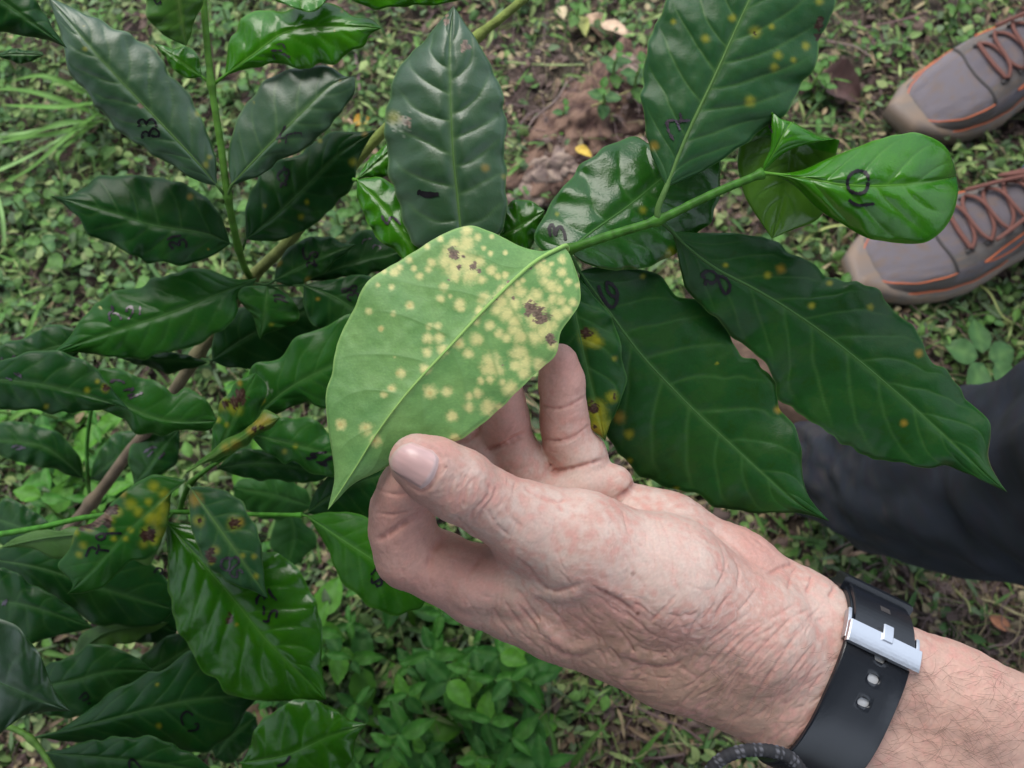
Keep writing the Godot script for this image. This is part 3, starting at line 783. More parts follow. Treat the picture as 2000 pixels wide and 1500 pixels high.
	leaf(c, {m = [362, 938, 0.444, 290, 1000, 0.437, 230, 1060, 0.434, 180, 1115, 0.434, 132, 1160, 0.437],
		l = [335, 931, 290, 931, 240, 962, 212, 992, 176, 1020, 150, 1038, 128, 1080, 115, 1106, 135, 1130, 142, 1145], r = [345, 950, 334, 968, 332, 1000, 322, 1030, 306, 1072, 288, 1090, 258, 1094, 235, 1118, 205, 1145, 170, 1158],
		z = [3, 4], q = 0.6, v = 7.0, w = 1.6, c = "mid", mat = "leaf_blade",
		spots = [[300, 950, 16, "y"], [320, 965, 16, "y"], [240, 965, 12, "o"], [255, 985, 18, "y"], [270, 1000, 14, "y"], [230, 1000, 14, "y"], [320, 990, 20, "y"], [310, 1010, 24, "y"], [295, 1015, 20, "y"], [310, 1040, 22, "y"], [285, 1040, 16, "y"], [300, 1055, 16, "y"], [280, 1063, 14, "y"], [255, 1035, 10, "y"], [245, 1052, 9, "y"], [222, 1052, 9, "y"], [218, 1035, 9, "y"], [162, 1065, 12, "y"], [155, 1083, 11, "y"], [147, 1040, 12, "y"], [136, 1055, 11, "y"], [175, 1030, 14, "o"], [212, 1012, 18, "y"], [290, 980, 12, "y"],
			[215, 1000, 12, "b"], [205, 1012, 13, "t"], [190, 1018, 14, "t"], [175, 1022, 13, "b"], [210, 1022, 9, "b"], [225, 993, 7, "b"], [160, 1030, 8, "b"], [286, 1046, 11, "b"], [296, 1040, 10, "b"], [293, 1050, 8, "b"], [280, 1048, 7, "b"]],
		ink = [[100, 940, 6.25, 4.2], [860, 635, 670, 640, 650, 690, 600, 715, 550, 690, 560, 660, 620, 635, 660, 650], [420, 920, 460, 830, 500, 805, 550, 830], [570, 770, 580, 820, 545, 890], [580, 835, 710, 850]],
		lab = "yellow-mottled leaf marked 79 with dark brown dead patches"})
	leaf(c, {m = [372, 952, 0.432, 420, 1020, 0.427, 470, 1090, 0.425, 523, 1168, 0.427], l = [390, 950, 432, 955, 475, 985, 498, 1030, 512, 1075, 515, 1130], r = [368, 985, 380, 1050, 392, 1085, 412, 1115, 440, 1132, 485, 1152],
		z = [3, 3], q = 0.8, v = 7.0, w = 1.0, c = "dusty", mat = "leaf_blade", pet = [368, 948, 0.448],
		spots = [[380, 975, 22, "o"], [388, 1018, 17, "y"], [458, 1023, 20, "y"], [470, 1020, 12, "o"], [420, 1075, 14, "y"], [496, 1087, 9, "y"], [500, 1126, 9, "y"], [412, 1098, 9, "y"], [474, 1085, 8, "y"], [458, 1023, 10.5, "b"], [391, 1017, 4.5, "b"], [408, 1083, 10, "b"], [413, 1075, 8, "b"], [414, 1092, 7, "b"]],
		ink = [[400, 1040, 5, 4.6, 1], [250, 245, 175, 265, 160, 330, 210, 375, 240, 330, 245, 270, 300, 240, 335, 270, 315, 310, 260, 350], [270, 350, 240, 390, 280, 435, 320, 425, 310, 380, 360, 365, 365, 400]],
		lab = "narrow leaf marked 83 with yellow-ringed brown spots"})
	leaf(c, {m = [324, 1018, 0.449, 380, 1082, 0.445, 450, 1162, 0.441, 520, 1250, 0.438, 580, 1310, 0.437, 637, 1366, 0.438],
		l = [400, 1030, 470, 1050, 515, 1076, 562, 1090, 598, 1140, 620, 1180, 632, 1240, 628, 1300, 634, 1340], r = [327, 1100, 332, 1170, 350, 1230, 382, 1292, 418, 1325, 440, 1350, 468, 1358, 500, 1370, 540, 1368, 600, 1372],
		z = [5, 5], q = 1.6, v = 10.0, w = 1.2, nw = 8.0, c = "young", rib = 0.9, fine = 2.8, pet = [340, 1000, 0.459],
		spots = [[449, 1212, 8, "b"], [452, 1205, 4, "b"], [448, 1200, 4, "b"], [462, 1220, 5, "o"]],
		ink = [[400, 1040, 5, 4.6], [505, 705, 510, 650, 545, 605, 580, 625, 580, 665], [620, 545, 650, 610, 705, 665], [570, 715, 580, 755, 570, 810], [565, 860, 615, 870, 630, 810, 665, 765, 705, 770, 695, 835]],
		lab = "broad glossy bright leaf marked 25-1 with quilted veins"})
	leaf(c, {m = [600, 1008, 0.436, 680, 1062, 0.424, 750, 1108, 0.416, 830, 1175, 0.414], l = [660, 1000, 740, 1020, 800, 1080, 830, 1130], r = [622, 1040, 642, 1075, 655, 1112, 690, 1160, 730, 1186, 762, 1204, 800, 1194, 822, 1188], z = [3, 4], q = 0.5, v = 8.0, c = "young", mat = "leaf_blade", pet = [590, 1006, 0.437],
		ink = [[400, 1040, 5, 4.2], [1690, 325, 1660, 370, 1620, 415], [1630, 440, 1635, 490, 1680, 475, 1720, 450, 1725, 500, 1690, 525, 1665, 500]],
		lab = "green leaf marked 57 below the curled index finger"})
	leaf(c, {m = [600, 1002, 0.446, 660, 960, 0.440, 740, 930, 0.438, 840, 910, 0.44], l = [620, 955, 680, 900, 760, 880], r = [650, 1015, 740, 1040, 800, 1000], z = [3, 4], q = 0.5, v = 8.0, c = "dark", pet = [590, 1006, 0.438], lab = "shaded dark leaf behind the tip of the held leaf"})
	leaf(c, {m = [488, 848, 0.434, 545, 862, 0.428, 600, 875, 0.425, 700, 898, 0.426], l = [520, 826, 560, 814, 605, 818, 640, 842, 690, 860], r = [508, 872, 540, 898, 556, 910, 575, 902, 600, 922, 625, 926, 650, 934, 690, 930], z = [3, 3], q = 0.6, v = 6.0, w = 2.0, c = "mid", mat = "leaf_blade",
		spots = [[556, 882, 8, "y"], [577, 872, 8, "y"]],
		ink = [[400, 700, 5.77, 4.0], [1140, 1120, 1200, 1140], [1140, 1130, 1260, 1110, 1190, 1080, 1380, 1055], [1250, 1165, 1330, 1170, 1420, 1110, 1440, 1130, 1360, 1150, 1370, 1205, 1280, 1180]],
		lab = "wavy green leaf marked 87 left of the held leaf tip"})
	leaf(c, {m = [412, 905, 0.428, 440, 850, 0.424, 470, 790, 0.421, 500, 728, 0.422], l = [414, 860, 428, 795, 445, 768, 460, 748, 480, 735], r = [440, 895, 480, 850, 512, 800, 520, 755], z = [2, 3], q = 0.5, v = 6.0, c = "mid", mat = "leaf_blade",
		spots = [[437, 790, 20, "y"], [460, 798, 20, "y"], [425, 820, 10, "y"], [443, 830, 8, "y"], [468, 748, 9, "o"], [470, 772, 13, "b"], [460, 782, 13, "b"], [472, 786, 9, "b"], [440, 790, 7, "b"], [458, 797, 3, "b"]],
		lab = "small leaf with yellow-rimmed dark brown blotches"})
	leaf(c, {m = [365, 922, 0.420, 430, 882, 0.414, 490, 845, 0.411, 548, 815, 0.412], l = [405, 885, 450, 855, 500, 820, 520, 800], r = [400, 905, 450, 890, 490, 860, 530, 835], z = [5, 5], q = 0.4, v = 6.0, c = "sallow",
		spots = [[520, 820, 20, "o"], [505, 828, 16, "o"], [460, 868, 16, "o"], [440, 875, 14, "o"], [490, 842, 14, "o"], [498, 838, 6, "b"], [510, 834, 5, "b"]],
		lab = "narrow orange-stained leaf seen nearly edge on"})
	leaf(c, {m = [425, 915, 0.446, 520, 905, 0.442, 650, 925, 0.442], l = [460, 880, 520, 880, 600, 905], r = [470, 930, 540, 940, 610, 942], z = [2, 3], q = 0.5, v = 6.0, c = "dark", lab = "long dark leaf under the leaf marked 87"})
	leaf(c, {m = [330, 1000, 0.462, 240, 1035, 0.462, 100, 1050, 0.466, 0, 1070, 0.47], l = [280, 1040, 200, 1030, 100, 1035, 40, 1045], r = [300, 1095, 262, 1095, 200, 1085, 110, 1090, 60, 1070], z = [2, 3], q = 0.3, v = 6.0, c = "under_young", lab = "pale leaf underside along the low green stem"})
	leaf(c, {m = [470, 1490, 0.444, 560, 1475, 0.434, 640, 1440, 0.430, 717, 1414, 0.432], l = [490, 1455, 500, 1420, 540, 1385, 590, 1366, 640, 1380, 682, 1404], r = [500, 1540, 600, 1545, 680, 1500, 695, 1445], z = [4, 4], q = 0.9, v = 6.0, w = 1.8, c = "young", spots = [], ink = [[0, 1100, 3.125, 5.0], [1690, 1240, 1740, 1220, 1770, 1175]], lab = "bright leaf with a hooked tip at the bottom edge"})

	var bw := thing("broad_weed", on_ground(560, 1010), "matt green broad-leaved weed behind the low coffee branch", "weed")
	stem(bw, "stem", [575, 1030, 0.80, 570, 1005, 0.70, 560, 985, 0.62], 1.4, 1.0, Color(0.07, 0.16, 0.03), "stem_green")
	leaf(bw, {m = [610, 990, 0.62, 540, 968, 0.605, 455, 952, 0.60], l = [590, 945, 540, 928, 480, 930], r = [570, 1010, 510, 1008, 465, 985], q = 0.8, v = 7.0, z = [4, 4], w = 1.0, c = "mid", mat = "weed_leaf", scal = 5.0})
	leaf(bw, {m = [560, 985, 0.635, 575, 1040, 0.63, 560, 1110, 0.63], l = [600, 1020, 612, 1060, 590, 1095], r = [535, 1010, 530, 1060, 540, 1095], q = 0.8, v = 6.0, z = [4, 4], w = 1.0, c = "mid", mat = "weed_leaf", scal = 5.0})
	# --- leaves in the deep shade at the lower left
	var d := thing("coffee_branch", at(60, 1440, 0.46), "coffee branch of near-black leaves in deep shade at the bottom corner", "coffee branch", g)
	stem(d, "stem", [-40, 1400, 0.50, 30, 1425, 0.49, 62, 1445, 0.485, 90, 1480, 0.48, 120, 1530, 0.47], 1.8, 1.5, Color(0.09, 0.19, 0.03), "stem_green", [[62, 1445]])
	leaf(d, {m = [70, 1440, 0.484, 200, 1408, 0.476, 320, 1378, 0.472, 420, 1362, 0.473, 505, 1362, 0.478], l = [110, 1428, 160, 1395, 205, 1360, 265, 1325, 310, 1310, 345, 1290, 380, 1270, 440, 1300, 480, 1345], r = [150, 1450, 240, 1450, 330, 1460, 400, 1470, 455, 1430, 480, 1390], z = [4, 4], q = 0.7, v = 8.0, w = 1.2, c = "dark", spots = [[310, 1418, 8, "y"], [307, 1337, 5, "y"]], ink = [[0, 1100, 3.125, 3.8], [1180, 930, 1140, 905, 1105, 940, 1120, 990], [1145, 1025, 1200, 1015, 1210, 980, 1185, 985]], lab = "large black-green leaf marked 02 in the shade"})
	leaf(d, {m = [-60, 1310, 0.412, 20, 1342, 0.408, 80, 1368, 0.408, 138, 1389, 0.411], l = [-20, 1210, 30, 1222, 60, 1255, 82, 1290, 105, 1345], r = [-30, 1440, 20, 1415, 60, 1393, 100, 1390], z = [3, 3], q = 0.6, v = 5.0, c = "dark", mat = "leaf_blade_dusty", lab = "dark leaf with pointed tip at the left edge near the corner"})
	leaf(d, {m = [90, 1470, 0.470, 200, 1480, 0.462, 300, 1490, 0.458, 420, 1510, 0.46], l = [130, 1460, 190, 1445, 250, 1438, 300, 1440, 360, 1465, 400, 1490], r = [140, 1530, 260, 1560, 380, 1540], z = [3, 3], q = 0.8, v = 7.0, c = "dark", ink = [[0, 1100, 3.125, 4.0], [790, 1250, 790, 1210, 815, 1200, 860, 1250]], lab = "dark leaf cut by the bottom edge, marked 0"})
	leaf(d, {m = [40, 1350, 0.505, 140, 1330, 0.50, 220, 1310, 0.50, 300, 1310, 0.505], l = [90, 1300, 130, 1285, 175, 1260, 215, 1262, 260, 1280], r = [100, 1400, 180, 1390, 260, 1345], z = [3, 3], q = 0.5, v = 6.0, c = "dark", ink = [[0, 1100, 3.125, 3.4], [480, 830, 520, 790, 540, 820, 500, 840], [530, 860, 555, 850]], lab = "black-green leaf marked P between the shaded leaves"})
	leaf(d, {m = [-40, 1090, 0.520, 80, 1110, 0.515, 200, 1150, 0.515, 340, 1190, 0.52], l = [40, 1060, 150, 1075, 280, 1090, 330, 1140], r = [60, 1150, 130, 1185, 180, 1215, 250, 1225, 310, 1220], z = [3, 3], q = 0.6, v = 7.0, c = "dark", ink = [[0, 1100, 3.125, 4.0], [940, 60, 960, 30, 990, 40, 980, 70]], lab = "wide black-green leaf behind the leaf marked 79"})
	leaf(d, {m = [-50, 1170, 0.50, 40, 1180, 0.495, 110, 1200, 0.495, 182, 1226, 0.50], l = [0, 1108, 60, 1140, 120, 1172, 150, 1195], r = [-20, 1250, 60, 1255, 120, 1240], z = [3, 3], q = 0.6, v = 6.0, c = "dark", ink = [[0, 1100, 3.125, 4.0, 1], [10, 260, 40, 220, 30, 260]], lab = "shaded leaf with a pale margin at the left edge"})
	leaf(d, {m = [140, 1290, 0.53, 200, 1240, 0.525, 270, 1225, 0.525, 330, 1215, 0.53], l = [160, 1240, 220, 1212, 280, 1215], r = [190, 1270, 240, 1258, 300, 1235], z = [2, 2], q = 0.3, v = 5.0, c = "under_young", lab = "grey-green leaf underside among the shaded leaves"})
	leaf(d, {m = [250, 1330, 0.535, 330, 1290, 0.53, 420, 1230, 0.53], l = [280, 1280, 340, 1240, 400, 1215], r = [320, 1330, 400, 1300, 430, 1255], z = [3, 3], q = 0.6, v = 6.0, c = "dark", lab = "shaded leaf behind the broad bright leaf marked 25-1"})
	leaf(d, {m = [200, 1180, 0.55, 270, 1200, 0.545, 345, 1235, 0.545], l = [240, 1150, 310, 1175, 350, 1205], r = [220, 1225, 280, 1255, 330, 1260], z = [3, 3], q = 0.6, v = 6.0, c = "dark", lab = "shaded leaf in the gap left of the broad bright leaf"})
	leaf(d, {m = [-20, 1010, 0.56, 40, 1030, 0.555, 110, 1060, 0.555], l = [10, 975, 60, 990, 100, 1025], r = [0, 1060, 50, 1085, 95, 1085], z = [3, 3], q = 0.6, v = 6.0, c = "dark", lab = "shaded leaf at the left edge under the low green stem"})
	leaf(d, {m = [420, 1480, 0.55, 450, 1440, 0.545, 500, 1400, 0.545], l = [410, 1440, 440, 1405, 480, 1390], r = [450, 1490, 490, 1460, 505, 1430], z = [3, 3], q = 0.6, v = 6.0, c = "dark", lab = "shaded leaf between the leaf marked 02 and the hooked leaf"})
	# --- the small seedling shoot under the leaves on the left
	var e := thing("coffee_shoot", on_ground(180, 985), "short coffee shoot with a pair of dark leaves beside the brown stem", "coffee shoot")
	stem(e, "stem", [180, 985, 0.79, 172, 945, 0.62, 170, 870, 0.585, 178, 800, 0.56], 1.4, 1.3, Color(0.05, 0.17, 0.025), "stem_green", [[170, 940]])
	leaf(e, {m = [163, 935, 0.605, 120, 895, 0.592, 70, 868, 0.586, -30, 858, 0.585], l = [155, 890, 130, 862, 100, 838, 60, 828, 0, 828], r = [140, 930, 100, 915, 50, 905, 0, 892], z = [4, 4], q = 0.7, v = 6.0, c = "dark", pet = [170, 942, 0.612], ink = [[0, 780, 5, 4.0, 1], [110, 470, 170, 450, 240, 480], [150, 490, 250, 470]], lab = "dark leaf of the shoot reaching the left edge"})
	leaf(e, {m = [176, 936, 0.605, 205, 912, 0.598, 240, 885, 0.595, 275, 850, 0.597], l = [185, 900, 200, 868, 230, 848, 262, 842], r = [200, 938, 235, 925, 262, 890], z = [3, 3], q = 0.6, v = 6.0, c = "dark", pet = [172, 942, 0.612], lab = "dark leaf of the shoot leaning to the brown stem"})
	leaf(e, {m = [262, 945, 0.56, 290, 915, 0.555, 320, 870, 0.553, 350, 838, 0.556], l = [252, 900, 256, 868, 290, 848, 330, 838], r = [300, 942, 330, 920, 352, 880], z = [3, 3], q = 0.7, v = 6.0, c = "dark", ink = [[0, 780, 5, 4.0, 1], [1400, 520, 1480, 470, 1530, 470], [1440, 560, 1500, 500], [1550, 580, 1610, 520]], lab = "shaded leaf with smeared pen marks behind the brown stem"})

# ------------------------------------------------------------------ the hand and forearm: one continuous skin

# chains of [x, y, depth, radius mm]; the first is the body of the hand and arm, then thumb, index, middle, ring and little finger
const BONES := [
	[0, [[2120, 1490, 0.338, 25], [1850, 1375, 0.336, 23], [1608, 1248, 0.335, 20]], [[2060, 1610, 0.340, 25], [1800, 1485, 0.338, 23.5], [1548, 1374, 0.336, 21]],
		[[1560, 1300, 0.334, 22], [1470, 1235, 0.326, 22.5], [1300, 1132, 0.317, 23], [1130, 1062, 0.309, 18.5], [1035, 1026, 0.304, 15]],
		[[1548, 1374, 0.336, 21], [1317, 1270, 0.331, 21.5], [1098, 1190, 0.328, 20]],
		[[1430, 1240, 0.328, 21], [1230, 1160, 0.322, 19], [1150, 1128, 0.319, 18], [1015, 1100, 0.318, 13.5]]],
	[1, [[1035, 1026, 0.304, 14.6], [960, 986, 0.297, 12.4], [895, 947, 0.290, 12.8], [845, 918, 0.2855, 11.6], [812, 900, 0.283, 9.4]]],
	[2, [[1098, 1190, 0.328, 19], [1010, 1170, 0.326, 16.5], [936, 1148, 0.324, 14.6], [861, 1108, 0.321, 13.5], [800, 1082, 0.3185, 13.2], [786, 1036, 0.315, 12.4], [785, 996, 0.312, 11.8], [795, 955, 0.306, 10.4], [802, 930, 0.303, 9.2]]],
	[8, [[1608, 1248, 0.335, 19], [1560, 1203, 0.338, 17.5], [1430, 1120, 0.340, 17.5], [1300, 1045, 0.341, 16.5], [1235, 1010, 0.341, 14]], [[1430, 1180, 0.346, 20], [1230, 1080, 0.346, 17], [1120, 1020, 0.346, 14]]],
	[7, [[884, 1106, 0.3172, 11.4], [930, 1132, 0.318, 13], [1010, 1140, 0.319, 15]]],
	[3, [[1010, 1010, 0.340, 11], [935, 905, 0.338, 10.5], [893, 825, 0.337, 9.2], [872, 745, 0.334, 8.2]]],
	[4, [[1085, 1000, 0.344, 11], [1025, 925, 0.340, 11.6], [1005, 890, 0.338, 10.6], [989, 853, 0.336, 9.6], [985, 820, 0.334, 10.0], [979, 780, 0.331, 9.0], [972, 742, 0.328, 8.8], [965, 705, 0.325, 7.8]]],
	[6, [[1196, 947, 0.337, 8.8], [1140, 946, 0.336, 9.6], [1075, 970, 0.337, 10.5]]],
	[5, [[1160, 968, 0.343, 10.5], [1129, 893, 0.339, 11.6], [1108, 861, 0.336, 9.7], [1103, 825, 0.334, 9.7], [1100, 791, 0.331, 8.9], [1097, 745, 0.328, 9.0], [1092, 708, 0.325, 7.7]]],
]
# creases (photograph crop corner x, y, scale), then [width px, depth mm, points ...]; a negative depth is a raised vein or tendon
const CREASES_A := [[600, 620, 2.857],
	[4.0, 0.45, 900,860, 870,930, 850,1020, 845,1100], [4.0, 0.5, 960,890, 900,930, 880,1010, 880,1080], [4.5, 0.55, 1000,900, 1020,960, 990,1020, 930,1080, 900,1160], [4.5, 0.5, 1060,930, 1040,1000, 980,1080, 930,1180], [3.5, 0.3, 830,880, 800,960, 790,1040], [3.5, 0.3, 930,900, 940,960, 920,1040],
	[4.0, 0.5, 370,940, 420,972, 500,990, 580,985], [3.5, 0.4, 365,1090, 480,1100, 580,1080, 690,1040], [9.0, 1.1, 355,1255, 440,1220, 520,1165, 640,1095, 705,1060], [3.0, 0.25, 470,1180, 500,1150, 540,1130],
	[9.0, 1.0, 680,1440, 690,1340, 735,1255, 810,1190], [7.0, 0.6, 885,1490, 920,1400, 985,1325], [4.0, 0.4, 740,1300, 800,1330, 900,1340], [3.5, 0.35, 760,1350, 830,1380, 880,1440],
	[5.0, 1.3, 975,742, 1060,722, 1140,682, 1222,640], [4.0, 0.9, 1000,762, 1100,720, 1210,668], [5.0, 0.8, 830,700, 900,690, 965,640],
	[4.5, 0.75, 1300,478, 1370,508, 1450,500, 1565,435], [4.5, 0.8, 1300,678, 1400,690, 1500,660, 1585,590], [3.5, 0.5, 1345,705, 1450,694, 1560,635], [5.5, 1.0, 1335,858, 1450,850, 1560,822, 1675,785],
	[7.0, 1.6, 1720,1010, 1790,972, 1830,920], [5.0, 0.7, 1200,940, 1300,1000, 1400,1030, 1460,1000], [4.0, 0.5, 1400,1030, 1430,1090], [3.0, 0.2, 1380,870, 1420,950, 1450,1010],
	[3.0, 0.18, 1100,830, 1180,850, 1280,820], [3.0, 0.16, 1090,880, 1190,900, 1290,860], [2.5, 0.15, 1560,860, 1640,930, 1660,980], [2.5, 0.15, 1480,880, 1500,960],
	[3.0, 0.22, 560,1220, 580,1300, 570,1400], [3.0, 0.22, 640,1190, 660,1250], [3.0, 0.2, 500,1300, 520,1400, 560,1480],
	[4.0, 0.45, 820,1100, 900,1180, 980,1260, 1060,1300], [4.0, 0.4, 1000,1060, 1060,1160, 1150,1230], [3.5, 0.35, 1100,1040, 1140,1120, 1230,1190]]
const CREASES_C := [[0, 0, 1], [4.5, 0.45, 800,860, 825,866, 848,879, 861,898, 855,926, 840,949, 822,961, 800,948, 785,935], [7.0, -0.35, 815,852, 855,872, 872,898, 864,930, 846,957, 824,971]]
const CREASES_B := [[1000, 900, 2.857],
	[3.5, 0.28, 610,250, 650,400, 690,550], [3.0, 0.24, 760,350, 790,500, 800,640], [3.0, 0.22, 870,420, 900,600, 910,720], [3.0, 0.22, 960,330, 1015,420, 1060,600], [4.0, 0.4, 1000,350, 1150,450, 1190,600, 1110,760], [4.0, 0.4, 1060,370, 1200,480, 1270,620, 1240,750], [4.0, 0.35, 1130,390, 1290,520, 1390,640], [4.0, 0.4, 850,272, 1000,240, 1100,258], [3.0, 0.25, 860,300, 1000,300, 1150,330],
	[3.0, 0.22, 430,290, 480,420, 500,520], [3.0, 0.2, 300,250, 360,330, 430,420], [3.0, 0.2, 230,330, 240,430, 280,520], [3.0, 0.2, 540,300, 570,420, 590,520],
	[6.0, 1.0, 1425,640, 1500,600, 1590,570], [4.5, 0.6, 1540,730, 1560,640, 1600,585], [5.0, 0.8, 1640,740, 1665,690, 1672,640], [5.0, 0.7, 1770,760, 1795,720, 1800,690], [3.5, 0.4, 1380,690, 1310,790, 1250,850], [4.0, 0.45, 1690,820, 1560,880, 1450,1000], [4.0, 0.4, 1600,790, 1500,850, 1420,900], [3.5, 0.35, 1740,800, 1680,860, 1600,980],
	[6.0, 0.6, 0,540, 90,600, 160,690, 250,725, 400,680], [6.0, 0.6, 440,700, 560,760, 660,830, 695,862], [15.0, -0.7, 40,660, 150,740, 300,760, 420,720], [13.0, -0.6, 480,690, 600,740, 700,800],
	[16.0, -0.8, 560,1030, 700,1090, 850,1110, 940,1075], [6.0, 0.5, 600,1090, 740,1140, 900,1140, 980,1090], [15.0, -0.7, 120,860, 230,980, 330,1050, 430,1030, 560,1030], [7.0, 0.7, 180,1010, 300,1090, 430,1080],
	[5.0, 0.6, 0,700, 60,760, 120,850, 200,950], [5.0, 0.6, 0,760, 80,860, 160,960], [5.0, 0.55, 30,690, 150,760, 260,880, 330,1000], [4.5, 0.5, -60,760, 20,880, 90,980], [4.5, 0.45, -120,800, -60,900, 20,1000], [4.0, 0.4, 90,720, 200,800, 300,920],
	[4.0, 0.45, 1450,880, 1300,1000, 1150,1150], [4.0, 0.5, 1560,890, 1400,1040, 1260,1230, 1180,1400], [4.5, 0.55, 1640,900, 1500,1100, 1370,1300, 1280,1440], [4.5, 0.5, 1700,1000, 1560,1180, 1460,1320, 1350,1480], [4.0, 0.45, 1600,1150, 1480,1330, 1400,1470], [4.0, 0.4, 1360,900, 1200,1040, 1080,1180], [3.5, 0.35, 1320,1100, 1200,1230, 1120,1380], [3.5, 0.35, 1240,1000, 1120,1110], [3.5, 0.3, 1420,1080, 1300,1220, 1220,1380],
	[4.0, 0.4, 700,880, 760,960, 860,1000], [4.0, 0.35, 600,900, 660,980], [3.5, 0.3, 480,1180, 600,1220, 760,1230], [3.5, 0.3, 560,1250, 700,1290, 860,1300], [3.5, 0.3, 700,1330, 860,1370, 1000,1380], [3.0, 0.25, 380,780, 430,850, 520,900], [3.0, 0.25, 330,840, 400,920, 480,960]]

var prim_a := PackedVector3Array()
var prim_b := PackedVector3Array()
var prim_ra := PackedFloat32Array()
var prim_rb := PackedFloat32Array()
var prim_g := PackedInt32Array()
var all_prims := PackedInt32Array()
var crease_map := PackedFloat32Array()
const MAP_X := 660
const MAP_Y := 640
const MAP_W := 700
const MAP_H := 450

func frame_point(x: float, y: float, d: float) -> Vector3:      # the hand's own axes: right, up the picture, away
	return Vector3((x - 1000.0) / FOCAL * d, (750.0 - y) / FOCAL * d, d)

func from_frame(p: Vector3) -> Vector3:
	return EYE + right * p.x + above * p.y + ahead * p.z

func gather_bones() -> void:
	for chain in BONES:
		for k in range(1, chain.size()):
			var pts: Array = chain[k]
			for q in pts.size() - 1:
				prim_a.append(frame_point(pts[q][0], pts[q][1], pts[q][2]))
				prim_b.append(frame_point(pts[q + 1][0], pts[q + 1][1], pts[q + 1][2]))
				prim_ra.append(pts[q][3] * 0.001)
				prim_rb.append(pts[q + 1][3] * 0.001)
				prim_g.append(chain[0])
	all_prims = PackedInt32Array(range(prim_a.size()))

func skin_distance(p: Vector3, list: PackedInt32Array) -> float:
	var g0 := 1.0
	var g1 := 1.0
	var fing := 1.0
	var cur := -1
	var out := 1.0
	# prims are listed group by group, the body first
	for i in list:
		var g := prim_g[i]
		var ba := prim_b[i] - prim_a[i]
		var pa := p - prim_a[i]
		var h := clampf(pa.dot(ba) / ba.length_squared(), 0.0, 1.0)
		var d := (pa - ba * h).length() - lerpf(prim_ra[i], prim_rb[i], h)
		if g == 0:
			var e := maxf(0.009 - absf(g0 - d), 0.0)
			g0 = minf(g0, d) - e * e / 0.036
			continue
		if g != cur:
			if cur > 0:
				var k := 0.006 if cur < 3 else (0.0045 if cur == 8 else 0.003)
				var e := maxf(k - absf(fing - g0), 0.0)
				out = minf(out, minf(fing, g0) - e * e / (4.0 * k))
			cur = g
			fing = 1.0
		var ks := 0.008 if g == 8 else 0.003
		var e2 := maxf(ks - absf(fing - d), 0.0)
		fing = minf(fing, d) - e2 * e2 / (4.0 * ks)
	if cur > 0:
		var k3 := 0.006 if cur < 3 else (0.0045 if cur == 8 else 0.003)
		var e3 := maxf(k3 - absf(fing - g0), 0.0)
		out = minf(out, minf(fing, g0) - e3 * e3 / (4.0 * k3))
	return minf(out, g0)

func near_prims(c: Vector3, reach: float) -> PackedInt32Array:
	var dist := PackedFloat32Array()
	var best := 1e9
	for i in prim_a.size():
		var ba := prim_b[i] - prim_a[i]
		var pa := c - prim_a[i]
		var h := clampf(pa.dot(ba) / ba.length_squared(), 0.0, 1.0)
		var d := (pa - ba * h).length() - lerpf(prim_ra[i], prim_rb[i], h)
		dist.append(d)
		best = minf(best, d)
	var out := PackedInt32Array()
	for i in dist.size():
		if dist[i] < best + 2.0 * reach + 0.010: out.append(i)
	return out

func stamp_creases(src: Array) -> void:
	var ox: float = src[0][0]
	var oy: float = src[0][1]
	var sc: float = src[0][2]
	for k in range(1, src.size()):
		var line: Array = src[k]
		var w: float = line[0]
		var depth: float = line[1]
		var pts := PackedVector3Array()
		for q in range(2, line.size(), 2): pts.append(Vector3(ox + line[q] / sc, oy + line[q + 1] / sc, 0))
		var length := 0.0
		for q in range(1, pts.size()): length += pts[q].distance_to(pts[q - 1])
		var n := maxi(4, int(length / 1.6))
		var e := even(pts, n)
		var reach := int(ceil(w * 2.2 / 2.0))
		for i in n:
			var t := float(i) / (n - 1)
			var amp := depth * smoothstep(0.0, 0.2, t) * smoothstep(1.0, 0.8, t) * (0.8 + 0.4 * noise.get_noise_2d(e[i].x * 0.05, e[i].y * 0.05 + k))
			var cx := (e[i].x - MAP_X) * 0.5
			var cy := (e[i].y - MAP_Y) * 0.5
			for yy in range(maxi(int(cy) - reach, 0), mini(int(cy) + reach + 1, MAP_H)):
				for xx in range(maxi(int(cx) - reach, 0), mini(int(cx) + reach + 1, MAP_W)):
					var r2 := ((xx - cx) * (xx - cx) + (yy - cy) * (yy - cy)) * 4.0 / (w * w * 0.5)
					var val := -amp * exp(-r2)
					var old := crease_map[yy * MAP_W + xx]
					crease_map[yy * MAP_W + xx] = minf(old, val) if depth > 0.0 and val < 0.0 and old <= 0.0 else (maxf(old, val) if depth < 0.0 and old >= 0.0 else (val if absf(val) > absf(old) else old))

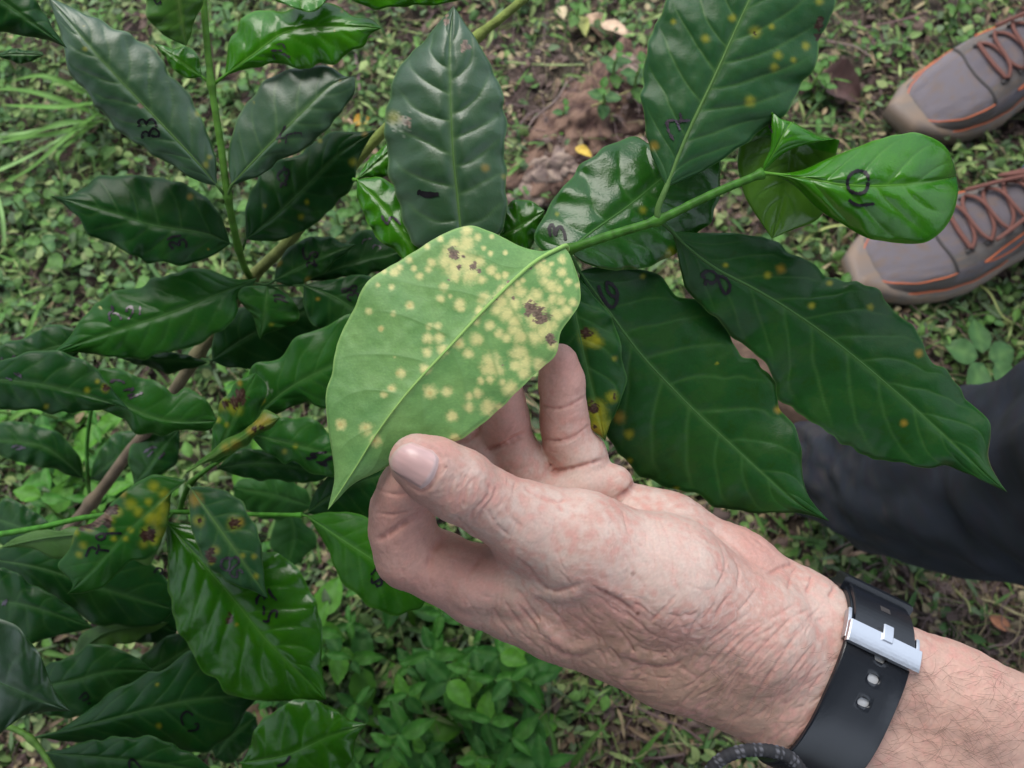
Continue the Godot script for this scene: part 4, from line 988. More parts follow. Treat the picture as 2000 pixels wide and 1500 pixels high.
# many fine wrinkles, each a short curved line that follows the lie of the skin
func fine_wrinkles() -> Array:
	var r := RandomNumberGenerator.new()
	r.seed = 314
	var out := [[0, 0, 1]]
	# x range, y range, direction, how many, length, width, depth
	var fields := [[1290, 1680, 1150, 1470, Vector2(-0.70, 0.71), 120, 110, 3.4, 0.30], [1060, 1400, 985, 1130, Vector2(0.33, 0.94), 46, 90, 2.8, 0.20], [980, 1330, 1160, 1320, Vector2(0.80, 0.60), 70, 80, 3.2, 0.30], [930, 1120, 1130, 1290, Vector2(0.25, 0.97), 40, 80, 3.0, 0.28], [860, 1020, 890, 1050, Vector2(-0.45, 0.89), 26, 55, 2.8, 0.24], [730, 860, 940, 1160, Vector2(0.15, 0.98), 30, 50, 2.5, 0.15], [1300, 1560, 980, 1130, Vector2(0.80, 0.60), 34, 90, 3.0, 0.25], [1060, 1180, 700, 900, Vector2(0.95, -0.2), 22, 40, 2.6, 0.15], [940, 1060, 800, 950, Vector2(0.8, 0.55), 20, 40, 2.6, 0.15], [1700, 2000, 1250, 1500, Vector2(-0.45, 0.89), 60, 70, 2.8, 0.18], [870, 1010, 1060, 1230, Vector2(0.35, 0.93), 26, 60, 2.6, 0.2]]
	for f in fields:
		for k in f[5]:
			var p := Vector2(r.randf_range(f[0], f[1]), r.randf_range(f[2], f[3]))
			var dir: Vector2 = f[4].rotated(r.randfn(0.0, 0.17))
			var bend := r.randfn(0.0, 0.12)
			var long: float = f[6] * r.randf_range(0.4, 1.2)
			var line := [f[7] * r.randf_range(0.8, 1.3), f[8] * r.randf_range(0.5, 1.4)]
			for q in 5:
				line.append(p.x)
				line.append(p.y)
				p += dir * long / 4.0
				dir = dir.rotated(bend + r.randfn(0.0, 0.10))
			out.append(line)
	return out

func crease_at(x: float, y: float) -> float:
	var fx := (x - MAP_X) * 0.5
	var fy := (y - MAP_Y) * 0.5
	var ix := int(floorf(fx))
	var iy := int(floorf(fy))
	if ix < 0 or iy < 0 or ix >= MAP_W - 1 or iy >= MAP_H - 1: return 0.0
	fx -= ix
	fy -= iy
	var k := iy * MAP_W + ix
	return lerpf(lerpf(crease_map[k], crease_map[k + 1], fx), lerpf(crease_map[k + MAP_W], crease_map[k + MAP_W + 1], fx), fy)

var CELL := 0.0013
const BLOCK := 8

func skin_mesh() -> Array:           # surface nets over the blocks that the skin crosses
	var lo := Vector3(1, 1, 1)
	var hi := Vector3(-1, -1, -1)
	for i in prim_a.size():
		for e in 2:
			var p := prim_a[i] if e == 0 else prim_b[i]
			var r := (prim_ra[i] if e == 0 else prim_rb[i]) + 0.004
			lo = lo.min(p - Vector3(r, r, r))
			hi = hi.max(p + Vector3(r, r, r))
	var size := CELL * BLOCK
	var nb := Vector3i(((hi - lo) / size).ceil())
	var reach := size * 0.8661
	var values := {}
	var N := BLOCK + 1
	for bx in nb.x:
		for by in nb.y:
			for bz in nb.z:
				var c := lo + Vector3(bx + 0.5, by + 0.5, bz + 0.5) * size
				var list := near_prims(c, reach)
				if absf(skin_distance(c, list)) > reach + 0.004: continue
				var vals := PackedFloat32Array()
				vals.resize(N * N * N)
				var o := lo + Vector3(bx, by, bz) * size
				var k := 0
				for x in N:
					for y in N:
						for z in N:
							vals[k] = skin_distance(o + Vector3(x, y, z) * CELL, list)
							k += 1
				values[Vector3i(bx, by, bz)] = vals
	var verts := PackedVector3Array()
	var cell_vert := {}
	var corner := [Vector3i(0, 0, 0), Vector3i(1, 0, 0), Vector3i(0, 1, 0), Vector3i(1, 1, 0), Vector3i(0, 0, 1), Vector3i(1, 0, 1), Vector3i(0, 1, 1), Vector3i(1, 1, 1)]
	var edges := [[0, 1], [2, 3], [4, 5], [6, 7], [0, 2], [1, 3], [4, 6], [5, 7], [0, 4], [1, 5], [2, 6], [3, 7]]
	var off := PackedInt32Array()
	for q in corner: off.append((q.x * N + q.y) * N + q.z)
	for b in values:
		var vals: PackedFloat32Array = values[b]
		for x in BLOCK:
			for y in BLOCK:
				for z in BLOCK:
					var k := (x * N + y) * N + z
					var inside := 0
					for q in 8:
						if vals[k + off[q]] < 0.0: inside += 1
					if inside == 0 or inside == 8: continue
					var sum := Vector3.ZERO
					var cnt := 0
					for e in edges:
						var d0 := vals[k + off[e[0]]]
						var d1 := vals[k + off[e[1]]]
						if (d0 < 0.0) == (d1 < 0.0): continue
						sum += Vector3(corner[e[0]]).lerp(Vector3(corner[e[1]]), d0 / (d0 - d1))
						cnt += 1
					var cell: Vector3i = b * BLOCK + Vector3i(x, y, z)
					cell_vert[cell] = verts.size()
					verts.append(lo + (Vector3(cell) + sum / cnt) * CELL)
	var idx := PackedInt32Array()
	var axes := [Vector3i(1, 0, 0), Vector3i(0, 1, 0), Vector3i(0, 0, 1)]
	for b in values:
		var vals: PackedFloat32Array = values[b]
		for x in BLOCK:
			for y in BLOCK:
				for z in BLOCK:
					var k := (x * N + y) * N + z
					var d0 := vals[k]
					for ax in 3:
						var d1 := vals[k + [N * N, N, 1][ax]]
						if (d0 < 0.0) == (d1 < 0.0): continue
						var cell: Vector3i = b * BLOCK + Vector3i(x, y, z)
						var u: Vector3i = axes[(ax + 1) % 3]
						var w: Vector3i = axes[(ax + 2) % 3]
						var v0: int = cell_vert.get(cell - u - w, -1)
						var v1: int = cell_vert.get(cell - w, -1)
						var v2: int = cell_vert.get(cell, -1)
						var v3: int = cell_vert.get(cell - u, -1)
						if v0 < 0 or v1 < 0 or v2 < 0 or v3 < 0: continue
						if d0 < 0.0: idx.append_array([v0, v2, v1, v0, v3, v2])
						else: idx.append_array([v0, v1, v2, v0, v2, v3])
	return [verts, idx]

func relax(v: PackedVector3Array, idx: PackedInt32Array, amount: float) -> PackedVector3Array:
	var sum := PackedVector3Array()
	var cnt := PackedFloat32Array()
	sum.resize(v.size())
	cnt.resize(v.size())
	for k in range(0, idx.size(), 3):
		var a := idx[k]
		var b := idx[k + 1]
		var c := idx[k + 2]
		sum[a] += v[b] + v[c]
		sum[b] += v[a] + v[c]
		sum[c] += v[a] + v[b]
		cnt[a] += 2.0
		cnt[b] += 2.0
		cnt[c] += 2.0
	var out := PackedVector3Array()
	out.resize(v.size())
	for k in v.size(): out[k] = v[k].lerp(sum[k] / cnt[k], amount) if cnt[k] > 0.0 else v[k]
	return out

func split_triangles(v: PackedVector3Array, idx: PackedInt32Array) -> Array:
	var mids := {}
	var big := v.size() + 1
	var out := PackedInt32Array()
	for k in range(0, idx.size(), 3):
		var m := [0, 0, 0]
		for e in 3:
			var a := idx[k + e]
			var b := idx[k + (e + 1) % 3]
			var key := mini(a, b) * big + maxi(a, b)
			if not mids.has(key):
				mids[key] = v.size()
				v.append((v[a] + v[b]) * 0.5)
			m[e] = mids[key]
		out.append_array([idx[k], m[0], m[2], m[0], idx[k + 1], m[1], m[2], m[1], idx[k + 2], m[0], m[1], m[2]])
	return [v, out]

# colour blotches of the skin: x, y, radius (pixels), colour, share
const BLOTCHES := [[1095, 720, 60, 0, 0.7], [1110, 830, 60, 0, 0.5], [985, 820, 70, 0, 0.6], [1140, 930, 80, 1, 0.5], [780, 1000, 80, 0, 0.6], [800, 1110, 90, 0, 0.5], [900, 1130, 80, 0, 0.45], [850, 880, 50, 0, 0.3], [1160, 1200, 80, 0, 0.7], [1240, 1240, 70, 0, 0.5], [1490, 1050, 70, 0, 0.6], [1400, 1000, 60, 0, 0.4],
	[1290, 1080, 120, 1, 0.7], [1370, 1130, 60, 1, 0.6], [1060, 1040, 70, 1, 0.5], [1090, 1130, 70, 1, 0.4], [1600, 1180, 70, 1, 0.5],
	[1150, 1290, 110, 2, 0.7], [1300, 1340, 120, 2, 0.8], [1450, 1420, 120, 2, 0.7], [1000, 1230, 80, 2, 0.4], [1850, 1420, 180, 3, 0.6], [1950, 1450, 180, 3, 0.5], [1245, 1198, 6, 4, 0.9], [1236, 1120, 5, 4, 0.6], [1320, 1240, 40, 0, 0.4]]
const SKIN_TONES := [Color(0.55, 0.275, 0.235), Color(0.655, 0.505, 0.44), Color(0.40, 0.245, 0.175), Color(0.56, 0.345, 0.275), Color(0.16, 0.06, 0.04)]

func build_hand() -> void:
	gather_bones()
	crease_map.resize(MAP_W * MAP_H)
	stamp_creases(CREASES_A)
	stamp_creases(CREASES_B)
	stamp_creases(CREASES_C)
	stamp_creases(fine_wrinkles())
	CELL = 0.0013
	var made := skin_mesh()
	var v: PackedVector3Array = made[0]
	var idx: PackedInt32Array = made[1]
	v = relax(v, idx, 0.6)
	v = relax(v, idx, 0.5)
	made = split_triangles(v, idx)
	v = relax(made[0], made[1], 0.7)
	idx = made[1]
	var n := smooth_normals(v, idx)
	var c := PackedColorArray()
	c.resize(v.size())
	var w := PackedVector3Array()
	w.resize(v.size())
	for k in v.size():
		var p := v[k]
		var x := 1000.0 + p.x / p.z * FOCAL
		var y := 750.0 - p.y / p.z * FOCAL
		var facing := clampf(-n[k].z * 2.5, 0.0, 1.0)
		var lift := 0.0
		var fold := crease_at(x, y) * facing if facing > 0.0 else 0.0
		lift += 1.25 * fold
		# along and across the arm, in millimetres
		var u := (p.x * 0.76 - p.y * 0.65) * 1000.0
		var s := (p.x * 0.65 + p.y * 0.76) * 1000.0
		var wrist := smoothstep(60.0, 130.0, u)
		var warp := noise.get_noise_3d(p.x * 60.0, p.y * 60.0, p.z * 60.0)
		var lines := absf(noise.get_noise_3d(u * 0.42 + warp * 1.6, s * 0.045 + warp, p.z * 40.0))
		lift -= lerpf(0.05, 0.10, wrist) * smoothstep(0.16, 0.0, lines)
		var lines2 := absf(noise.get_noise_3d(u * 0.16 + s * 0.30 + warp * 1.5, s * 0.10 - u * 0.13, 9.0 + p.z * 60.0))
		lift -= 0.07 * smoothstep(0.2, 0.0, lines2)
		var lines3 := absf(noise.get_noise_3d(u * 1.3 + warp * 2.0, s * 0.25, 3.0 + p.z * 200.0))
		lift -= 0.07 * smoothstep(0.3, 0.0, lines3)
		lift += 0.20 * noise.get_noise_3d(p.x * 130.0, p.y * 130.0, p.z * 130.0 + 4.0) * (0.5 + 0.5 * wrist)
		lift += 0.05 * noise.get_noise_3d(p.x * 420.0, p.y * 420.0, p.z * 420.0)
		w[k] = from_frame(p + n[k] * lift * 0.001)
		var m1 := noise.get_noise_3d(p.x * 55.0, p.y * 55.0, p.z * 55.0)
		var m2 := noise.get_noise_3d(p.x * 210.0 + 3.0, p.y * 210.0, p.z * 210.0)
		var m3 := noise.get_noise_3d(p.x * 800.0, p.y * 800.0, p.z * 800.0)
		var col := Color(0.555, 0.348, 0.292)
		col = col.lerp(SKIN_TONES[0], clampf(0.45 * m1 + 0.6 * m2, 0.0, 0.65))
		col = col.lerp(SKIN_TONES[1], clampf(-0.45 * m1 - 0.55 * m2, 0.0, 0.6))
		# pale marbling over the back of the thumb's base and the wrist
		var marble := absf(noise.get_noise_3d(p.x * 150.0 + 2.0 * m1, p.y * 150.0, p.z * 150.0 + 8.0))
		var there := exp(-pow((x - 1260.0) / 260.0, 2.0) - pow((y - 1190.0) / 110.0, 2.0))
		col = col.lerp(Color(0.66, 0.50, 0.45), 0.65 * there * smoothstep(0.25, 0.0, marble))
		col = col.lerp(SKIN_TONES[0], 0.35 * there * smoothstep(0.25, 0.6, marble))
		for b in BLOTCHES:
			var e: float = Vector2(x - b[0], y - b[1]).length() / b[2] + 0.35 * m2 + 0.2 * m1
			if e < 1.3: col = col.lerp(SKIN_TONES[b[3]], b[4] * smoothstep(1.3, 0.3, e))
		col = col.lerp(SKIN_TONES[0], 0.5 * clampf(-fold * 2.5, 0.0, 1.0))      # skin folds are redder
		col = col * (1.0 + 0.07 * m3 + 0.06 * m2)
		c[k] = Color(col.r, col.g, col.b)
	var body := thing("person", at(1500, 1300, 0.33), "left hand and forearm of a person pinching the spotted leaf", "person")
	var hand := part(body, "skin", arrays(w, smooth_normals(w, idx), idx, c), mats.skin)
	hand.set_meta("label", "wrinkled pinkish hand and hairy forearm")
	build_nail(body)
	build_arm_hair(body)

# where the sight line through the photograph's x, y meets the skin
func skin_depth(x: float, y: float) -> float:
	var d := 0.255
	for k in 60:
		var q := frame_point(x, y, d)
		var e := skin_distance(q, all_prims)
		if e < 0.00005: return d
		d += e * 0.9
		if d > 0.42: break
	return -1.0

func skin_normal(x: float, y: float, d: float) -> Vector3:
	var p := frame_point(x, y, d)
	var h := 0.0006
	var g := Vector3(skin_distance(p + Vector3(h, 0, 0), all_prims) - skin_distance(p - Vector3(h, 0, 0), all_prims), skin_distance(p + Vector3(0, h, 0), all_prims) - skin_distance(p - Vector3(0, h, 0), all_prims), skin_distance(p + Vector3(0, 0, h), all_prims) - skin_distance(p - Vector3(0, 0, h), all_prims)).normalized()
	return right * g.x + above * g.y + ahead * g.z

func build_nail(body: Node3D) -> void:
	# corners on the photograph: root edge (right) and free edge (left), each from the upper to the lower side
	var rows := 14
	var cols := 18
	var root := even(pairs([846, 880, 858, 898, 852, 925, 838, 946, 822, 957]), cols)
	var tip := even(pairs([806, 863, 782, 872, 765, 890, 762, 908, 772, 924]), cols)
	var v := PackedVector3Array()
	var c := PackedColorArray()
	for i in rows:
		var t := float(i) / (rows - 1)
		for j in cols:
			var s := float(j) / (cols - 1)
			var q := root[j].lerp(tip[j], t)
			var d := skin_depth(q.x, q.y)
			if d < 0.0: d = 0.286
			var lift := 0.0008 * sin(PI * clampf(s, 0.02, 0.98)) * (1.0 - 0.2 * t) + 0.0006
			if i == 0 or j == 0 or j == cols - 1: lift = -0.0006
			v.append(at(q.x, q.y, d - lift))
			var streak := noise.get_noise_2d(s * 14.0, t * 1.5)
			var col := Color(0.60, 0.385, 0.365) * (1.0 + 0.10 * streak)
			if t > 0.93: col = Color(0.52, 0.42, 0.35)
			if t < 0.10: col = Color(0.64, 0.47, 0.45)
			c.append(Color(col.r, col.g, col.b))
	var idx := grid_index(rows, cols)
	var n := smooth_normals(v, idx)
	if n[rows * cols / 2].dot(ahead) > 0.0:
		idx = grid_index(rows, cols, true)
		n = smooth_normals(v, idx)
	part(body, "thumbnail", arrays(v, n, idx, c), mats.nail)

func build_arm_hair(body: Node3D) -> void:
	var v := PackedVector3Array()
	var idx := PackedInt32Array()
	var r := RandomNumberGenerator.new()
	r.seed = 77
	for k in 420:
		var x := r.randf_range(1700, 2010)
		var y := r.randf_range(1290, 1500)
		if k % 9 == 0:
			x = r.randf_range(1380, 1620)
			y = r.randf_range(1260, 1440)
		var d := skin_depth(x, y)
		if d < 0.0: continue
		var nn := skin_normal(x, y, d)
		var root := at(x, y, d)
		var along := (right * r.randf_range(0.2, 1.0) - above * r.randf_range(-0.5, 0.7)).normalized()
		along = (along - nn * along.dot(nn)).normalized()
		var side := along.cross(nn).normalized()
		var long := r.randf_range(0.005, 0.012)
		var curl := r.randf_range(-0.5, 0.5)
		var start := v.size()
		for q in 6:
			var t := q / 5.0
			var p := root + (along * t + side * curl * t * t + nn * (0.10 + 0.25 * t * (1.0 - t))) * long
			var half := 0.00005 * (1.0 - 0.7 * t)
			v.append(p + side * half)
			v.append(p - side * half)
			v.append(p + nn * half * 1.5)
		for q in 5:
			for e in 3:
				var a := start + q * 3 + e
				var b := start + q * 3 + (e + 1) % 3
				idx.append_array([a, b, a + 3, b, b + 3, a + 3])
	var o := part(body, "arm_hair", arrays(v, smooth_normals(v, idx), idx), mats.hair)
	o.set_meta("kind", "stuff")

# ------------------------------------------------------------------ the wristwatch, seen from the buckle side

var ring_c := Vector3.ZERO
var ring_a := Vector3.ZERO
var ring_1 := Vector3.ZERO
var ring_2 := Vector3.ZERO
var ring_r := PackedFloat32Array()

func ring_radius(th: float) -> float:
	var f := fposmod(th, TAU) / TAU * 96.0
	var i := int(f)
	return lerpf(ring_r[i % 96], ring_r[(i + 1) % 96], f - i)

# th round the wrist (0 = upper edge in the photograph, PI/2 = towards the camera), v metres along the arm, h above the skin
func on_ring(th: float, v: float, h: float) -> Vector3:
	return from_frame(ring_c + ring_a * v + (ring_1 * cos(th) + ring_2 * sin(th)) * (ring_radius(th) + h))

func ring_place(x: float, y: float) -> Vector2:
	var best := Vector2.ZERO
	var least := 1e9
	for i in 180:
		var th := -0.6 + (PI + 0.6) * i / 180.0
		for k in 25:
			var v := -0.012 + 0.001 * k
			var q := photo(on_ring(th, v, 0.0024))
			var e := Vector2(q.x - x, q.y - y).length() + 200.0 * maxf(0.0, q.z - ring_c.z - 0.004)
			if e < least:
				least = e
				best = Vector2(th, v)
	return best

# a slab on the ring between two angles and two v, with its own height and thickness
func ring_slab(t0: float, t1: float, v0: float, v1: float, h0: float, h1: float, nt := 10, nv := 6, bevel := 0.0004) -> ArrayMesh:
	var prof := [[v0, h0], [v0, h1 - bevel], [v0 + bevel, h1]]
	for k in range(1, nv): prof.append([lerpf(v0, v1, float(k) / nv), h1])
	prof.append_array([[v1 - bevel, h1], [v1, h1 - bevel], [v1, h0]])
	var ver := PackedVector3Array()
	var cols := prof.size()
	for i in nt + 1:
		var th := lerpf(t0, t1, float(i) / nt)
		for p in prof: ver.append(on_ring(th, p[0], p[1]))
	var idx := grid_index(nt + 1, cols, false, true)
	for e in 2:
		var row := 0 if e == 0 else nt * cols
		for j in range(1, cols - 1):
			if e == 0: idx.append_array([row, row + j + 1, row + j])
			else: idx.append_array([row, row + j, row + j + 1])
	return crisp(ver, idx)

# flat-shaded copy of a mesh, so that its edges stay sharp
func crisp(ver: PackedVector3Array, idx: PackedInt32Array) -> ArrayMesh:
	var v := PackedVector3Array()
	var n := PackedVector3Array()
	for k in range(0, idx.size(), 3):
		var a := ver[idx[k]]
		var b := ver[idx[k + 1]]
		var c := ver[idx[k + 2]]
		var f := (c - a).cross(b - a).normalized()
		v.append_array([a, b, c])
		n.append_array([f, f, f])
	return arrays(v, n, PackedInt32Array(range(v.size())))

func outward(m: ArrayMesh, center: Vector3) -> ArrayMesh:     # turn the mesh inside out if its faces look at the centre
	var a := m.surface_get_arrays(0)
	var v: PackedVector3Array = a[Mesh.ARRAY_VERTEX]
	var n: PackedVector3Array = a[Mesh.ARRAY_NORMAL]
	var s := 0.0
	for k in v.size(): s += (v[k] - center).dot(n[k])
	if s >= 0.0: return m
	var idx: PackedInt32Array = a[Mesh.ARRAY_INDEX]
	for k in range(0, idx.size(), 3):
		var t := idx[k + 1]
		idx[k + 1] = idx[k + 2]
		idx[k + 2] = t
	for k in n.size(): n[k] = -n[k]
	return arrays(v, n, idx, a[Mesh.ARRAY_COLOR] if a[Mesh.ARRAY_COLOR] != null else PackedColorArray())

func build_watch() -> void:
	ring_c = frame_point(1628, 1313, 0.3362)
	ring_a = (frame_point(1830, 1418, 0.337) - frame_point(1581, 1299, 0.3355)).normalized()
	ring_2 = (Vector3(0, 0, -1) - ring_a * -ring_a.z).normalized()
	ring_1 = ring_a.cross(ring_2).normalized()
	if ring_1.y < 0.0: ring_1 = -ring_1
	var raw := PackedFloat32Array()
	for k in 96:
		var th := TAU * k / 96.0
		var dir := ring_1 * cos(th) + ring_2 * sin(th)
		var far := 0.0
		for e in 3:
			var r := 0.065
			for q in 40:
				var s := skin_distance(ring_c + ring_a * (e - 1) * 0.010 + dir * r, all_prims)
				if s < 0.0001: break
				r -= s * 0.9
			far = maxf(far, r)
		raw.append(far)
	for k in 96:
		var s := 0.0
		for q in range(-5, 6): s += raw[(k + q + 96) % 96]
		ring_r.append(maxf(s / 11.0, raw[k]) + 0.0004)
	var w := thing("wristwatch", from_frame(ring_c), "black rubber strap and steel buckle of a wristwatch on the wrist", "wristwatch")
	var half := 0.0136
	var top := 0.0024
	# holes in the strap, each a stadium across it
	var holes := []
	for p in [[1701, 1276], [1681, 1314], [1657, 1358]]:
		var q := ring_place(p[0], p[1])
		holes.append(Vector2(q.x, 0.0008))
	var rr := ring_radius(holes[1].x)
	var hs := 0.0030 / rr
	var hv := 0.0034
	var th_lines := []
	for h in holes: th_lines.append_array([h.x - hs, h.x + hs])
	var start := -0.9
	for k in 110: th_lines.append(start + (TAU * 0.99) * k / 110.0)
	th_lines.sort()
	var v_lines := [-half, -half + 0.0006, -0.006, 0.0008 - hv, 0.0008 + hv, 0.0075, half - 0.0006, half]
	var ver := PackedVector3Array()
	var idx := PackedInt32Array()
	var nv := v_lines.size()
	for th in th_lines:
		for k in nv:
			ver.append(on_ring(th, v_lines[k], top - (0.0007 if k == 0 or k == nv - 1 else 0.0)))
	for i in th_lines.size() - 1:
		for k in nv - 1:
			var mid: float = (th_lines[i] + th_lines[i + 1]) * 0.5
			var inside := false
			for h in holes:
				if absf(mid - h.x) < hs and k == 3: inside = true
			if inside: continue
			var a := i * nv + k
			idx.append_array([a, a + 1, a + nv, a + 1, a + nv + 1, a + nv])
	for h in holes:
		var ringn := 32
		var base := ver.size()
		for j in ringn:
			var an := TAU * j / ringn
			var cx := cos(an)
			var cy := sin(an)
			var m := maxf(absf(cx), absf(cy))
			ver.append(on_ring(h.x + cx / m * hs, h.y + cy / m * hv, top))
			var sx := 0.0015 * cx / rr
			var sy := 0.0015 * cy + signf(cy) * 0.0010 * (1.0 if absf(cy) > 0.02 else 0.0)
			ver.append(on_ring(h.x + sx * 1.0, h.y + sy, top))
			ver.append(on_ring(h.x + sx, h.y + sy, 0.0013))
		for j in ringn:
			var a := base + j * 3
			var b := base + ((j + 1) % ringn) * 3
			for e in 2: idx.append_array([a + e, a + e + 1, b + e, b + e, a + e + 1, b + e + 1])
	# sides and inner face
	for sgn in [-1, 1]:
		var b0 := ver.size()
		for th in th_lines:
			ver.append(on_ring(th, sgn * half, top - 0.0007))
			ver.append(on_ring(th, sgn * half, 0.0))
		for i in th_lines.size() - 1:
			var a := b0 + i * 2
			idx.append_array([a, a + 1, a + 2, a + 1, a + 3, a + 2])
	var strap := arrays(ver, smooth_normals(ver, idx), idx)
	var sm := strap.surface_get_arrays(0)
	var nn: PackedVector3Array = sm[Mesh.ARRAY_NORMAL]
	if nn[nv * 20 + 2].dot(ver[nv * 20 + 2] - from_frame(ring_c)) < 0.0:
		for k in range(0, idx.size(), 3):
			var t := idx[k + 1]
			idx[k + 1] = idx[k + 2]
			idx[k + 2] = t
		strap = arrays(ver, smooth_normals(ver, idx), idx)
	part(w, "strap", strap, mats.strap)
	part(w, "sky_glint_lining", outward(ring_slab(holes[0].x - 0.25, holes[2].x + 0.25, -0.009, 0.009, -0.0003, 0.0014, 14, 4, 0.0001), from_frame(ring_c)), mats.sky_glint_lining)  # layer under the holes, coloured as if it mirrored the sky
	# the loose strap end lies on top of the strap and passes under the buckle bar
	var bar := ring_place(1712, 1263)
	var loop := ring_place(1748, 1190)
	part(w, "strap_end", outward(ring_slab(loop.x - 0.55, bar.x + 0.03, -0.0128, 0.0128, top + 0.0001, top + 0.0019, 26, 6), from_frame(ring_c)), mats.strap)
	part(w, "strap_loop", outward(ring_slab(loop.x - 0.20, loop.x + 0.02, -0.0153, 0.0153, 0.0008, top + 0.0040, 8, 6, 0.0009), from_frame(ring_c)), mats.strap)
	var bar_w := 0.0031 / rr
	var buckle := part(w, "buckle", outward(ring_slab(bar.x - bar_w, bar.x + bar_w, -0.0153, 0.0153, top + 0.0012, top + 0.0033, 6, 8, 0.0005), from_frame(ring_c)), mats.steel)
	for sgn in [-1, 1]:
		part(buckle, "side_arm", outward(ring_slab(bar.x - 0.30, bar.x + bar_w * 0.5, minf(sgn * 0.0139, sgn * 0.0154), maxf(sgn * 0.0139, sgn * 0.0154), 0.0006, top + 0.0012, 8, 2, 0.0003), from_frame(ring_c)), mats.steel)
	var pin := ring_place(1722, 1243)
	part(w, "prong", outward(ring_slab(pin.x - 0.0018 / rr, bar.x - bar_w * 0.35, -0.0022, 0.0022, top + 0.0012, top + 0.0042, 6, 3, 0.0004), from_frame(ring_c)), mats.steel)
	for k in 2:
		var sl := ring_place([1745, 1738][k], [1187, 1206][k])
		part(w, "strap_slot", outward(ring_slab(sl.x - 0.0009 / rr, sl.x + 0.0009 / rr, -0.0016, 0.0026, top + 0.0018, top + 0.00205, 2, 3, 0.0001), from_frame(ring_c)), mats.sky_glint_lining if k > 5 else mats.shoe_dark)
	# the case lies on the far side of the wrist
	part(w, "watch_case", outward(ring_slab(-PI * 0.5 - 0.45, -PI * 0.5 + 0.45, -0.019, 0.019, 0.0026, 0.0105, 12, 6, 0.002), from_frame(ring_c)), mats.strap)

# ------------------------------------------------------------------ shoes and jeans of the people around the plant

# half width (m) on the inner and the outer side and height of the upper, along the shoe from heel (0) to toe (1)
func shoe_half(t: float, outer: bool) -> float:
	var c := [0.018, 0.033, 0.036, 0.034, 0.038, 0.046, 0.051, 0.050, 0.044, 0.034, 0.010] if outer else [0.018, 0.033, 0.036, 0.032, 0.033, 0.040, 0.048, 0.050, 0.047, 0.038, 0.012]
	var f := clampf(t, 0.0, 0.9999) * 10.0
	var i := int(f)
	return lerpf(c[i], c[i + 1], smoothstep(0, 1, f - i) * 0.5 + (f - i) * 0.5)

func shoe_top(t: float) -> float:
	var c := [0.085, 0.105, 0.112, 0.114, 0.108, 0.095, 0.080, 0.066, 0.056, 0.046, 0.026]
	var f := clampf(t, 0.0, 0.9999) * 10.0
	var i := int(f)
	return lerpf(c[i], c[i + 1], f - i)

# a point of the upper: t along, s across from -1 (inner sole edge) over the top (0) to 1 (outer sole edge)
func shoe_point(t: float, s: float, mirror: float, lift := 0.0) -> Vector3:
	var w := shoe_half(t, s > 0)
	var a := absf(s)
	var z := w * pow(sin(a * PI * 0.5), 0.72) * signf(s)
	var y := 0.024 + (shoe_top(t) - 0.024) * pow(maxf(cos(a * PI * 0.5), 0.0), 0.62)
	var p := Vector3(t * 0.298, y, z * mirror)
	if lift != 0.0:
		var q := Vector3(0, y - 0.03, z * mirror).normalized()
		p += (q + Vector3(0.25 * smoothstep(0.8, 1.0, t), 0.3, 0)).normalized() * lift
	return p

func shoe_line(pts: Array, mirror: float, r: float, frame: Transform3D, lift := 0.0012, flat := 1.0) -> ArrayMesh:
	var p := PackedVector3Array()
	for k in range(0, pts.size(), 2): p.append(Vector3(pts[k], pts[k + 1], 0))
	var e := even(p, maxi(6, pts.size() * 4))
	var q := PackedVector3Array()
	for k in e: q.append(frame * shoe_point(k.x, k.y, mirror, lift))
	return tube(q, taper(q.size(), r, r), 6)

